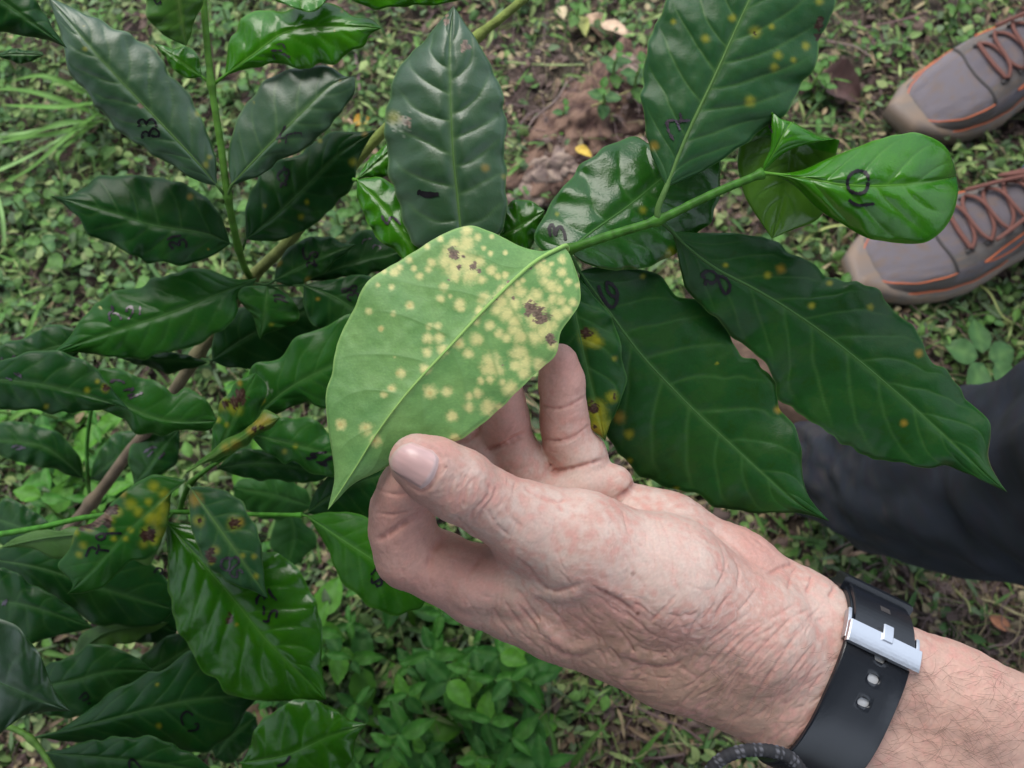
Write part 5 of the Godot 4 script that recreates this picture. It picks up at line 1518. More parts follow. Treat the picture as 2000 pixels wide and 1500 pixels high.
func build_shoe(toe: Vector3, heel: Vector3, mirror: float, label: String, group: String, worn := false) -> void:
	var x := (toe - heel)
	x.y = 0.0
	x = x.normalized()
	var z := x.cross(Vector3.UP).normalized()
	var base := toe - x * 0.298
	var frame := Transform3D(Basis(x, Vector3.UP, z), base)
	var o := thing("hiking_shoe" if not worn else "work_shoe", base, label, "shoe", group)
	var rows := 64
	var cols := 49
	var v := PackedVector3Array()
	var c := PackedColorArray()
	for i in rows:
		var t := float(i) / (rows - 1)
		for j in cols:
			var s := -1.0 + 2.0 * j / (cols - 1)
			var n1 := noise.get_noise_3d(t * 9.0, s * 4.0, mirror * 3.0)
			var p := shoe_point(t, s, mirror)
			p.y += 0.0008 * n1
			v.append(frame * p)
			var a := absf(s)
			var cloth := Color(0.165, 0.148, 0.168)
			var rim := Color(0.125, 0.113, 0.108)
			var col := rim
			if t > 0.70 and t < 0.935 and a < 0.60: col = cloth
			elif t > 0.30 and t <= 0.70 and a < 0.26: col = Color(0.14, 0.125, 0.145)
			elif t > 0.46 and t < 0.69 and a > 0.55 and a < 0.86: col = Color(0.17, 0.15, 0.17)
			elif t <= 0.30 and a < 0.5: col = Color(0.16, 0.14, 0.15)
			if t > 0.20 and t < 0.40 and a > 0.30 and a < 0.58: col = Color(0.46, 0.11, 0.05)
			if worn: col = Color(0.085, 0.05, 0.035)
			var dirt := noise.get_noise_3d(t * 22.0, s * 10.0, 6.0 + mirror) + 0.5 * noise.get_noise_3d(t * 60.0, s * 30.0, 1.0)
			col = col.lerp(Color(0.20, 0.13, 0.085), clampf(0.55 * dirt, 0.0, 0.6) + 0.3 * smoothstep(0.86, 1.0, a) * clampf(0.5 + dirt, 0.0, 1.0))
			c.append(Color(col.r, col.g, col.b))
	var idx := grid_index(rows, cols, mirror > 0.0)
	part(o, "upper", outward(arrays(v, smooth_normals(v, idx), idx, c), base + x * 0.15 + Vector3(0, 0.03, 0)), mats.shoe_cloth)
	# sole: a slab round the same outline with a rounded edge
	var prof := [[0.0, -0.004], [0.002, 0.003], [0.010, 0.006], [0.020, 0.006], [0.027, 0.003], [0.029, -0.004]]
	var sv := PackedVector3Array()
	var sc := PackedColorArray()
	var ring := []
	for k in 40: ring.append([k / 39.0, true])
	for k in range(38, 0, -1): ring.append([k / 39.0, false])
	for q in prof:
		for e in ring:
			var w: float = shoe_half(e[0], e[1]) + q[1]
			var px: float = e[0] * 0.298 + (0.004 + q[1]) * smoothstep(0.9, 1.0, e[0]) - (0.004 + q[1]) * smoothstep(0.1, 0.0, e[0])
			var rise: float = 0.012 * smoothstep(0.78, 1.0, e[0])
			sv.append(frame * Vector3(px, q[0] + rise, w * (1.0 if e[1] else -1.0) * mirror))
			var dirt := noise.get_noise_3d(e[0] * 30.0, q[0] * 200.0, mirror)
			var sole := Color(0.15, 0.125, 0.11) if not worn else Color(0.05, 0.035, 0.03)
			sole = sole.lerp(Color(0.21, 0.14, 0.09), clampf(0.35 + 0.5 * dirt, 0.0, 0.8))
			sc.append(Color(sole.r, sole.g, sole.b))
	var si := grid_index(prof.size(), ring.size(), false, true)
	var cap := sv.size()
	for e in 2:
		sv.append(frame * Vector3(0.15, 0.0 if e == 0 else 0.029, 0))
		sc.append(Color(0.12, 0.1, 0.09))
		var row := 0 if e == 0 else (prof.size() - 1) * ring.size()
		for j in ring.size():
			var a := row + j
			var b := row + (j + 1) % ring.size()
			if e == 0: si.append_array([cap, b, a])
			else: si.append_array([cap + 1, a, b])
	part(o, "sole", outward(arrays(sv, smooth_normals(sv, si), si, sc), base + x * 0.15 + Vector3(0, 0.014, 0)), mats.shoe_rubber)
	if worn: return
	# orange piping round the toe panel and along the sole, and the zigzag emblem on the sides
	part(o, "piping", shoe_line([0.69, -0.62, 0.76, -0.66, 0.86, -0.62, 0.93, -0.42, 0.955, 0.0, 0.93, 0.42, 0.86, 0.62, 0.76, 0.66, 0.69, 0.62], mirror, 0.0008, frame, 0.0002), mats.shoe_orange)
	part(o, "panel_seam", shoe_line([0.69, -0.60, 0.70, -0.3, 0.715, 0.0, 0.70, 0.3, 0.69, 0.60], mirror, 0.0016, frame, 0.0002), mats.shoe_dark)
	for sgn in [-1.0, 1.0]:
		part(o, "sole_stripe", shoe_line([0.45, sgn * 0.96, 0.6, sgn * 0.965, 0.75, sgn * 0.965, 0.88, sgn * 0.96], mirror, 0.0010, frame, 0.0016), mats.shoe_orange)
		part(o, "emblem", shoe_line([0.60, sgn * 0.62, 0.50, sgn * 0.52, 0.36, sgn * 0.48, 0.30, sgn * 0.55, 0.42, sgn * 0.66, 0.52, sgn * 0.72, 0.60, sgn * 0.62], mirror, 0.0011, frame, 0.0006), mats.shoe_orange)
	# laces zigzag between eyelets down the tongue
	for k in 6:
		var t := 0.335 + 0.062 * k
		var w := 0.34 - 0.012 * k
		for sgn in [-1.0, 1.0]:
			if k < 5: part(o, "lace", shoe_line([t, sgn * w, t + 0.022, sgn * 0.15, t + 0.040, -sgn * 0.15, t + 0.062, -sgn * (w - 0.012)], mirror, 0.0021, frame, 0.0034 + 0.0022 * (0.5 + sgn * 0.5)), mats.lace)
			part(o, "eyelet", shoe_line([t - 0.012, sgn * (w + 0.03), t, sgn * (w + 0.0), t + 0.012, sgn * (w + 0.03)], mirror, 0.0022, frame, 0.0016), mats.shoe_dark)
	part(o, "lace", shoe_line([0.645, -0.27, 0.655, 0.0, 0.645, 0.27], mirror, 0.0026, frame, 0.003), mats.lace)
	# the bow
	for sgn in [-1.0, 1.0]:
		part(o, "lace", shoe_line([0.33, 0.0, 0.37, sgn * 0.30, 0.45, sgn * 0.52, 0.43, sgn * 0.36, 0.34, sgn * 0.04], mirror, 0.0025, frame, 0.010), mats.lace)
		part(o, "lace", shoe_line([0.33, 0.0, 0.40, sgn * 0.14, 0.50, sgn * 0.26, 0.585, sgn * 0.30], mirror, 0.0024, frame, 0.012), mats.lace)

# a trouser leg: centre line points (world) with radii; folds run round it, more of them near the hem (start)
func trouser(p: PackedVector3Array, r: PackedFloat32Array, seed: float, tone: Color, dusty: float) -> ArrayMesh:
	var rows := 90
	var cols := 56
	var line := PackedVector3Array()
	var e := even(p, rows, false)
	var v := PackedVector3Array()
	var c := PackedColorArray()
	var up := Vector3(0.2, 0.3, 0.9)
	for i in rows:
		var t := float(i) / (rows - 1)
		var dir := (e[mini(i + 1, rows - 1)] - e[maxi(i - 1, 0)]).normalized()
		var x := dir.cross(up).normalized()
		var y := x.cross(dir).normalized()
		up = y
		var f := t * (r.size() - 1)
		var k := mini(int(f), r.size() - 2)
		var rad := lerpf(r[k], r[k + 1], f - k)
		for j in cols:
			var a := TAU * j / cols
			var swirl := noise.get_noise_3d(cos(a) * 1.1 + seed, sin(a) * 1.1, t * 2.0)
			var fold := sin((t * 34.0 + 5.0 * swirl + 1.6 * sin(a + seed)) ) * smoothstep(0.62, 0.05, t)
			var soft := noise.get_noise_3d(cos(a) * 1.6, sin(a) * 1.6 + seed, t * 5.0)
			var rr := rad * (1.0 + 0.055 * fold * (0.6 + 0.8 * noise.get_noise_3d(cos(a), sin(a), t * 3.0 + 4.0)) + 0.09 * soft)
			if i == 0: rr *= 0.97
			v.append(e[i] + (x * cos(a) + y * sin(a)) * rr)
			var fade := noise.get_noise_3d(cos(a) * 3.0 + seed, sin(a) * 3.0, t * 9.0)
			var thread := noise.get_noise_3d(j * 3.1, i * 0.4, seed)
			var col := tone * (1.0 + 0.35 * fade + 0.25 * thread)
			var dust := clampf((0.6 - t * 2.2) + 0.8 * noise.get_noise_3d(cos(a) * 5.0, sin(a) * 5.0 + seed, t * 14.0) + 0.5 * noise.get_noise_3d(j * 1.3, i * 1.7, seed), 0.0, 1.0) * dusty
			col = col.lerp(Color(0.13, 0.10, 0.075), dust)
			c.append(Color(col.r, col.g, col.b))
	var idx := grid_index(rows, cols, true, true)
	# turned-in hem, so that the leg has a thickness at its opening
	var b := v.size()
	for j in cols:
		v.append(e[0].lerp(v[j], 0.95) + (e[1] - e[0]) * 1.5)
		c.append(Color(tone.r, tone.g, tone.b))
	for j in cols:
		var j2 := (j + 1) % cols
		idx.append_array([j, j2, b + j, j2, b + j2, b + j])
	return outward(arrays(v, smooth_normals(v, idx), idx, c), e[rows / 2])

func build_far_people() -> void:
	var g := "grey hiking shoes with rust laces"
	var toe1 := on_ground(1736, 258)
	var heel1 := on_ground(2080, 118)
	var toe2 := on_ground(1648, 560)
	var heel2 := on_ground(2010, 440)
	build_shoe(toe1, heel1, 1.0, "grey mesh hiking shoe with rust laces, the upper one of the pair", g)
	build_shoe(toe2, heel2, -1.0, "grey mesh hiking shoe with rust laces, partly under the bright leaf marked 10", g)
	var o := thing("person", (heel1 + heel2) * 0.5, "person standing in blue jeans and the grey hiking shoes, only the ankles in view", "person")
	for k in 2:
		var toe := toe1 if k == 0 else toe2
		var heel := heel1 if k == 0 else heel2
		var x := (toe - heel)
		x.y = 0
		x = x.normalized()
		var ankle := toe - x * 0.235
		var p := PackedVector3Array([ankle + Vector3(0, 0.085, 0) - x * 0.01, ankle + Vector3(0, 0.2, 0) - x * 0.015, ankle + Vector3(0, 0.45, 0) - x * 0.01, ankle + Vector3(0.02, 0.85, 0) - x * 0.03])
		part(o, "leg", tube(even(p, 20, false), taper(20, 0.038, 0.07), 14, same_color(20, Color(0.4, 0.25, 0.19))), mats.skin)
		part(o, "trouser_leg", trouser(p, PackedFloat32Array([0.062, 0.075, 0.085, 0.10]), 3.0 + k, Color(0.05, 0.085, 0.16), 0.25), mats.denim)
	# the leg of whoever crouches at the right
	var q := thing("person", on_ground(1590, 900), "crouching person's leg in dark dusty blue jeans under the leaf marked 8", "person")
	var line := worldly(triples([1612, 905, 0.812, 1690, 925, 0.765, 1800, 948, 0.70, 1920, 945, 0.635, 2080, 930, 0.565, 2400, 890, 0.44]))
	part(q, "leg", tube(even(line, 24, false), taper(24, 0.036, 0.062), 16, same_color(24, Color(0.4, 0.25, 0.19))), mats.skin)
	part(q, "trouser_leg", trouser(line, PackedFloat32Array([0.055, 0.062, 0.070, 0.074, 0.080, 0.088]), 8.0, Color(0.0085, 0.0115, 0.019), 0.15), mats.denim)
	var heel3 := on_ground(1640, 930)
	var toe3 := on_ground(1330, 690)
	build_shoe(heel3 + (toe3 - heel3).normalized() * 0.27, heel3, 1.0, "brown shoe mostly hidden under the leaves marked 6 and 8", "", true)


# a clothed body as one smooth surface round tapering limbs: [x, y, z, radius, x, y, z, radius] in metres
func body_mesh(limbs: Array, cell: float, tone: Color) -> ArrayMesh:
	var keep := [prim_a, prim_b, prim_ra, prim_rb, prim_g]
	prim_a = PackedVector3Array()
	prim_b = PackedVector3Array()
	prim_ra = PackedFloat32Array()
	prim_rb = PackedFloat32Array()
	prim_g = PackedInt32Array()
	for l in limbs:
		prim_a.append(Vector3(l[0], l[1], l[2]))
		prim_ra.append(l[3])
		prim_b.append(Vector3(l[4], l[5], l[6]))
		prim_rb.append(l[7])
		prim_g.append(0)
	CELL = cell
	var made := skin_mesh()
	prim_a = keep[0]
	prim_b = keep[1]
	prim_ra = keep[2]
	prim_rb = keep[3]
	prim_g = keep[4]
	var v: PackedVector3Array = relax(relax(made[0], made[1], 0.7), made[1], 0.7)
	var c := PackedColorArray()
	for q in v: c.append(tone * (1.0 + 0.25 * noise.get_noise_3d(q.x * 9.0, q.y * 9.0, q.z * 9.0)))
	var idx: PackedInt32Array = made[1]
	return outward(arrays(v, smooth_normals(v, idx), idx, c), (v[0] + v[v.size() / 2]) * 0.5)

# unseen people, posed outside the frame so that they shade the lower and right side and are what the upward leaves mirror there
func build_bystanders() -> void:
	var a := thing("person", Vector3(-0.28, 0, 0.5), "person with the camera crouching over the plant from below the bottom edge", "person")
	part(a, "trousers", body_mesh([[-0.42, 0.04, 0.42, 0.055, -0.44, 0.52, 0.24, 0.07], [-0.44, 0.52, 0.24, 0.075, -0.32, 0.42, 0.62, 0.10], [0.02, 0.04, 0.48, 0.055, 0.02, 0.50, 0.33, 0.07], [0.02, 0.50, 0.33, 0.075, -0.12, 0.42, 0.62, 0.10], [-0.32, 0.42, 0.64, 0.12, -0.12, 0.42, 0.64, 0.12]], 0.016, Color(0.05, 0.05, 0.055)), mats.denim)
	part(a, "shirt", body_mesh([[-0.30, 0.46, 0.62, 0.12, -0.29, 0.92, 0.40, 0.13], [-0.16, 0.46, 0.62, 0.12, -0.15, 0.92, 0.40, 0.13], [-0.40, 1.00, 0.34, 0.075, -0.04, 1.00, 0.34, 0.075], [-0.42, 0.98, 0.33, 0.06, -0.40, 0.86, 0.18, 0.046], [-0.40, 0.86, 0.18, 0.046, -0.13, 0.91, 0.06, 0.036], [-0.03, 0.98, 0.33, 0.06, 0.12, 0.88, 0.22, 0.046], [0.12, 0.88, 0.22, 0.046, 0.09, 0.92, 0.08, 0.036]], 0.016, Color(0.045, 0.05, 0.06)), mats.denim)
	part(a, "head", body_mesh([[-0.21, 1.03, 0.31, 0.055, -0.20, 1.10, 0.24, 0.06], [-0.19, 1.14, 0.20, 0.085, -0.19, 1.19, 0.22, 0.095], [-0.18, 1.10, 0.13, 0.05, -0.18, 1.14, 0.16, 0.07]], 0.012, Color(0.30, 0.19, 0.145)), mats.skin)
	var b := thing("person", Vector3(0.62, 0, 0.10), "crouching person right of the frame whose shirt shades the jeans", "person")
	part(b, "shirt", body_mesh([[0.74, 0.42, 0.18, 0.14, 0.70, 0.80, 0.16, 0.15], [0.62, 0.42, 0.16, 0.13, 0.60, 0.80, 0.14, 0.15], [0.50, 0.92, 0.05, 0.07, 0.82, 0.92, 0.22, 0.07]], 0.018, Color(0.06, 0.06, 0.065)), mats.denim)
	part(b, "head", body_mesh([[0.64, 0.95, 0.10, 0.055, 0.60, 1.03, 0.06, 0.06], [0.58, 1.08, 0.04, 0.09, 0.60, 1.14, 0.06, 0.095]], 0.014, Color(0.30, 0.19, 0.145)), mats.skin)

# ------------------------------------------------------------------ the ground and what grows and lies on it

func soil_height(x: float, z: float) -> float:
	var h := 0.010 * noise.get_noise_2d(x * 6.0, z * 6.0) + 0.006 * noise.get_noise_2d(x * 17.0 + 3.0, z * 17.0) + 0.003 * noise.get_noise_2d(x * 45.0, z * 45.0 + 7.0)
	return h - 0.006

func build_ground() -> void:
	# one sheet: fine in view, then wider and wider squares to the horizon
	var lines := PackedFloat32Array()
	for k in 181: lines.append(-1.08 + 0.012 * k)
	var step := 0.03
	while lines[lines.size() - 1] < 70.0:
		lines.append(lines[lines.size() - 1] + step)
		lines.insert(0, lines[0] - step)
		step *= 1.28
	var n := lines.size()
	var v := PackedVector3Array()
	var c := PackedColorArray()
	for i in n:
		for j in n:
			var x := lines[j]
			var z := lines[i] - 0.35
			v.append(Vector3(x, soil_height(x, z), z))
			var a := noise.get_noise_2d(x * 5.0 + 20.0, z * 5.0)
			var b := noise.get_noise_2d(x * 40.0, z * 40.0 + 9.0)
			var col := Color(0.042, 0.029, 0.024).lerp(Color(0.078, 0.051, 0.043), clampf(0.5 + 0.6 * b, 0.0, 1.0))
			col = col.lerp(Color(0.045, 0.058, 0.024), clampf(0.35 * a + 0.15, 0.0, 0.4))
			c.append(Color(col.r, col.g, col.b))
	var idx := grid_index(n, n)
	var nn := smooth_normals(v, idx)
	if nn[n * n / 2].y < 0.0:
		idx = grid_index(n, n, true)
		nn = smooth_normals(v, idx)
	tag(part(self, "ground", arrays(v, nn, idx, c), mats.soil), "", "", "", "structure")
	build_stone()
	build_litter()
	build_weeds()
	build_grass()
	build_fallen()

func on_soil(x: float, y: float, h := 0.0) -> Vector3:
	var p := on_ground(x, y)
	p.y = soil_height(p.x, p.z) + h + boulder_top(p)
	return p

func boulder_top(p: Vector3) -> float:
	var q := Basis(Vector3.UP, -0.95) * (p - on_ground(1165, 235))
	var e := 1.0 - pow(q.x / 0.118, 2.0) - pow(q.z / 0.056, 2.0)
	return 0.036 * sqrt(e) if e > 0.0 else 0.0

func lump(size: Vector3, seed: float, rough: float, a: Color, b: Color, detail := 30) -> ArrayMesh:
	var rows := detail
	var cols := detail * 2
	var v := PackedVector3Array()
	var c := PackedColorArray()
	for i in rows + 1:
		var th := PI * i / rows
		for j in cols:
			var ph := TAU * j / cols
			var d := Vector3(sin(th) * cos(ph), cos(th), sin(th) * sin(ph))
			var g := d * size / maxf(size.y, 1e-6)
			var r := 1.0 + rough * (noise.get_noise_3d(g.x * 0.6 + seed, g.y * 0.6, g.z * 0.6) + 0.5 * noise.get_noise_3d(g.x * 1.5, g.y * 1.5 + seed, g.z * 1.5) + 0.25 * noise.get_noise_3d(g.x * 4.0, g.y * 4.0, g.z * 4.0 + seed))
			v.append(d * size * r)
			var f := clampf(0.5 + 1.0 * noise.get_noise_3d(g.x * 1.6, g.y * 1.6 + seed, g.z * 1.6) + 0.5 * noise.get_noise_3d(g.x * 6.0, g.y * 6.0, g.z * 6.0), 0.0, 1.0)
			c.append(a.lerp(b, f))
	var idx := grid_index(rows + 1, cols, false, true)
	return outward(arrays(v, smooth_normals(v, idx), idx, c), Vector3.ZERO)

func placed(parent: Node3D, called: String, m: Mesh, mat: Material, t: Transform3D) -> MeshInstance3D:
	var o := MeshInstance3D.new()
	o.name = numbered(called) if parent == self else called
	o.mesh = m
	if m is ArrayMesh and m.surface_get_material(0) == null: m.surface_set_material(0, mat)
	o.transform = t
	parent.add_child(o, true)
	return o

func build_stone() -> void:
	var at_stone := on_ground(1165, 235)
	var m := lump(Vector3(0.130, 0.042, 0.060), 4.0, 0.22, Color(0.045, 0.022, 0.017), Color(0.16, 0.095, 0.068), 60)
	var o := placed(self, "boulder", m, mats.stone, Transform3D(Basis(Vector3.UP, 0.95), at_stone + Vector3(0, -0.008, 0)))
	tag(o, "reddish brown weathered boulder half sunk in the soil", "rock")
	var r := RandomNumberGenerator.new()
	r.seed = 5
	var spots := [[1070, 340, 0.030], [1040, 372, 0.028], [1108, 345, 0.016], [1220, 160, 0.028], [1245, 300, 0.022], [1010, 400, 0.02]]
	var lab := ["flat grey-brown stone at the foot of the boulder", "grey stone between the boulder and the leaf marked 1", "small tan stone below the boulder", "tan stone above the boulder beside the leaf marked 4", "tan stone at the right end of the boulder", "small stone beside the right edge of the leaf marked 1"]
	for k in spots.size():
		var s: float = spots[k][2]
		var st := placed(self, "stone", lump(Vector3(s, s * 0.5, s * 0.8), 10.0 + k * 3.0, 0.4, Color(0.12, 0.085, 0.075), Color(0.27, 0.20, 0.16), 16), mats.stone, Transform3D(Basis(Vector3.UP, r.randf() * TAU), on_soil(spots[k][0], spots[k][1], 0.002)))
		tag(st, lab[k], "stone", "stones round the boulder")

# a small leaf 1 unit long from the origin along +x, folded along its midrib and bent; few faces
func leaflet(wide: float, fold: float, bend: float, a: Color, rib: Color, rows := 7, toothed := 0.0) -> ArrayMesh:
	var v := PackedVector3Array()
	var c := PackedColorArray()
	var cols := 5
	for i in rows:
		var t := float(i) / (rows - 1)
		var w := wide * pow(sin(PI * pow(t, 0.8)), 0.85)
		if toothed > 0.0: w *= 1.0 + toothed * (0.5 if i % 2 == 0 else -0.5)
		for j in cols:
			var s := float(j - 2) / 2.0
			v.append(Vector3(t, -bend * t * t + fold * absf(s) * w + 0.03 * sin(t * 11.0 + s * 2.0) * absf(s), s * w))
			var col := a.lerp(rib, 0.5 if j == 2 else 0.0)
			col = col * (0.9 + 0.2 * noise.get_noise_2d(i * 1.7 + wide * 50.0, j * 2.1))
			c.append(Color(col.r, col.g, col.b))
	var idx := grid_index(rows, cols)
	var n := smooth_normals(v, idx)
	if n[rows / 2 * cols + 1].y < 0.0:
		idx = grid_index(rows, cols, true)
		n = smooth_normals(v, idx)
	return arrays(v, n, idx, c)

func bent_stalk(seed: int, sides := 5, wob := 0.10) -> ArrayMesh:         # 1 unit long along +x
	var r := RandomNumberGenerator.new()
	r.seed = seed
	var p := PackedVector3Array()
	var bend := r.randf_range(-0.22, 0.22)
	for k in 7:
		var t := k / 6.0
		p.append(Vector3(t, 0.07 * sin(t * PI) * r.randf_range(0.2, 1.0), bend * sin(t * PI) + r.randf_range(-wob, wob) * 0.4))
	return tube(even(p, 12, false), taper(12, 0.012, 0.007), sides)

func scatter(called: String, label: String, category: String, m: Mesh, mat: Material, places: Array, tones: Array) -> void:
	var mm := MultiMesh.new()
	mm.transform_format = MultiMesh.TRANSFORM_3D
	mm.use_colors = true
	mm.mesh = m
	m.surface_set_material(0, mat)
	mm.instance_count = places.size()
	for k in places.size():
		mm.set_instance_transform(k, places[k])
		mm.set_instance_color(k, tones[k])
	var o := MultiMeshInstance3D.new()
	o.name = numbered(called)
	o.multimesh = mm
	add_child(o)
	tag(o, label, category, "", "stuff")

# how green the ground is where the photograph shows x, y
func greenness(x: float, y: float) -> float:
	var g := 0.62 + 0.5 * noise.get_noise_2d(x * 0.004 + 3.0, y * 0.004)
	g += 0.75 * exp(-pow((x - 100) / 480.0, 2.0) - pow((y - 380) / 420.0, 2.0))
	g += 0.6 * exp(-pow((x - 780) / 270.0, 2.0) - pow((y - 1380) / 230.0, 2.0))
	g += 0.3 * exp(-pow((x - 1500) / 200.0, 2.0) - pow((y - 450) / 200.0, 2.0))
	g += 0.25 * exp(-pow((x - 1900) / 160.0, 2.0) - pow((y - 660) / 120.0, 2.0))
	g += 0.3 * exp(-pow((x - 300) / 300.0, 2.0) - pow((y - 950) / 200.0, 2.0))
	g -= 0.5 * exp(-pow((x - 1130) / 120.0, 2.0) - pow((y - 260) / 140.0, 2.0))
	g -= 0.5 * exp(-pow((x - 1300) / 220.0, 2.0) - pow((y - 1430) / 130.0, 2.0))
	g -= 0.45 * exp(-pow((x - 1800) / 260.0, 2.0) - pow((y - 1150) / 140.0, 2.0))
	g -= 0.3 * exp(-pow((x - 1000) / 200.0, 2.0) - pow((y - 60) / 90.0, 2.0))
	return clampf(g, 0.0, 1.0)

func build_litter() -> void:
	var r := RandomNumberGenerator.new()
	r.seed = 21
	var leaf_sets := [[], [], [], []]
	var leaf_tones := [[], [], [], []]
	var stalks := [[], [], [], []]
	var stalk_tones := [[], [], [], []]
	var clods := []
	var clod_tones := []
	var greens := [Color(0.065, 0.16, 0.022), Color(0.05, 0.115, 0.018), Color(0.12, 0.20, 0.05), Color(0.085, 0.14, 0.06), Color(0.035, 0.095, 0.018), Color(0.19, 0.25, 0.085)]
	var dead := [Color(0.22, 0.165, 0.09), Color(0.15, 0.10, 0.06), Color(0.28, 0.23, 0.13), Color(0.10, 0.062, 0.046), Color(0.075, 0.046, 0.04)]
	for k in 34000:
		var x := r.randf_range(-220, 2220)
		var y := r.randf_range(-220, 1660)
		var g := greenness(x, y)
		if boulder_top(on_ground(x, y)) > 0.004 and r.randf() < 0.85: continue
		var green := r.randf() < 0.25 + 0.75 * g
		var p := on_soil(x, y, r.randf_range(0.001, 0.006 + 0.022 * g))
		var s := r.randf_range(0.006, 0.018) if green else r.randf_range(0.005, 0.016)
		var b := Basis(Vector3.UP, r.randf() * TAU) * Basis(Vector3.RIGHT, r.randf_range(-0.7, 0.7)) * Basis(Vector3.BACK, r.randf_range(-0.5, 0.5))
		var which := r.randi() % 4
		if which == 3: s *= 2.2
		leaf_sets[which].append(Transform3D(b.scaled(Vector3(s, s, s)), p))
		var tone: Color = greens[r.randi() % greens.size()] if green else dead[r.randi() % dead.size()]
		leaf_tones[which].append(tone * r.randf_range(0.55, 1.2))
	for k in 8000:
		var x := r.randf_range(-220, 2220)
		var y := r.randf_range(-220, 1660)
		var g := greenness(x, y)
		var p := on_soil(x, y, r.randf_range(0.001, 0.012))
		var s := r.randf_range(0.02, 0.075)
		var thick := r.randf_range(0.5, 1.1) * 0.05 / s
		var b := Basis(Vector3.UP, r.randf() * TAU) * Basis(Vector3.BACK, r.randf_range(-0.15, 0.2))
		var which := r.randi() % 4
		stalks[which].append(Transform3D(b * Basis.from_scale(Vector3(s, s * thick, s * thick)), p))
		var q := r.randf()
		var tone := Color(0.12, 0.075, 0.07)
		if q < 0.25: tone = Color(0.24, 0.19, 0.11)
		elif q < 0.32 + 0.35 * g: tone = Color(0.14, 0.20, 0.05)
		elif q < 0.72: tone = Color(0.17, 0.115, 0.11)
		stalk_tones[which].append(tone * r.randf_range(0.6, 1.1))
	for k in 5000:
		var x := r.randf_range(-350, 2350)
		var y := r.randf_range(-350, 1750)
		if greenness(x, y) > 0.75: continue
		var s := r.randf_range(0.002, 0.006) * (1.0 if r.randf() < 0.93 else 1.7)
		clods.append(Transform3D(Basis.from_euler(Vector3(r.randf() * 6.0, r.randf() * 6.0, r.randf() * 6.0)).scaled(Vector3(s, s * 0.8, s)), on_soil(x, y, s * 0.3)))
		clod_tones.append(Color(0.085, 0.058, 0.05).lerp(Color(0.17, 0.12, 0.10), r.randf()) * r.randf_range(0.7, 1.2))
	# short grass and stalks standing up through the litter
	var grass := []
	var grass_tones := []
	for k in 9000:
		var x := r.randf_range(-220, 2220)
		var y := r.randf_range(-220, 1660)
		if r.randf() > greenness(x, y) or boulder_top(on_ground(x, y)) > 0.0: continue
		var s := r.randf_range(0.014, 0.045)
		var b := Basis(Vector3.UP, r.randf() * TAU) * Basis(Vector3.BACK, r.randf_range(0.1, 1.1))
		grass.append(Transform3D(b.scaled(Vector3(s, s, s)), on_soil(x, y)))
		grass_tones.append(greens[r.randi() % greens.size()] * r.randf_range(0.7, 1.3))
	scatter("grass_cover", "short thin grass blades all over the ground", "grass", leaflet(0.045, 0.4, 0.5, Color(1, 1, 1), Color(1.2, 1.2, 1.1), 8), mats.litter, grass, grass_tones)
	var white := Color(1, 1, 1)
	for k in 4:
		scatter("leaf_litter", "small green and dead leaf scraps lying all over the soil", "leaf litter", leaflet([0.22, 0.30, 0.36, 0.07][k], [0.5, 0.25, -0.3, 0.4][k], [0.25, 0.1, 0.4, 0.3][k], white, Color(1.25, 1.2, 1.0), 6), mats.litter, leaf_sets[k], leaf_tones[k])
	for k in 4:
		scatter("stalk_litter", "thin dry and green stalks strewn over the soil", "litter", bent_stalk(40 + k), mats.litter_plain, stalks[k], stalk_tones[k])
	scatter("soil_crumbs", "crumbs of brown soil", "soil", lump(Vector3.ONE, 2.0, 0.5, white, Color(0.8, 0.8, 0.8), 6), mats.stone_crumb, clods, clod_tones)

# one weed: a stem and pairs of leaves, 1 unit = 1 metre, at the origin
func weed(called: String, pairs_n: int, height: float, leaf_len: float, meshes: Array, r: RandomNumberGenerator) -> Node3D:
	var o := Node3D.new()
	o.name = called
	var lean := Vector3(r.randf_range(-0.3, 0.3), 1.0, r.randf_range(-0.3, 0.3)) * height
	var p := PackedVector3Array()
	for k in 6:
		var t := k / 5.0
		p.append(lean * t + Vector3(0.1 * height * sin(t * 3.0), 0, 0))
	var st := MeshInstance3D.new()
	st.name = "stem"
	st.mesh = tube(p, taper(6, 0.0016, 0.0009), 6, same_color(6, Color(0.13, 0.22, 0.06)))
	st.mesh.surface_set_material(0, mats.weed_leaf)
	o.add_child(st, true)
	var turn := r.randf() * TAU
	for k in pairs_n:
		var t := 0.25 + 0.75 * k / maxf(pairs_n - 1, 1)
		var q := lean * t + Vector3(0.1 * height * sin(t * 3.0), 0, 0)
		var size := leaf_len * (1.0 - 0.55 * (t - 0.25)) * r.randf_range(0.85, 1.15)
		for e in 2:
			var b := Basis(Vector3.UP, turn + PI * e + r.randf_range(-0.25, 0.25)) * Basis(Vector3.BACK, r.randf_range(0.0, 0.55) * t) * Basis(Vector3.RIGHT, r.randf_range(-0.25, 0.25))
			var lf := MeshInstance3D.new()
			lf.name = "leaf"
			lf.mesh = meshes[r.randi() % meshes.size()]
			lf.transform = Transform3D(b.scaled(Vector3(size, size, size)), q)
			o.add_child(lf, true)
		turn += PI * 0.5 + r.randf_range(-0.3, 0.3)
	return o

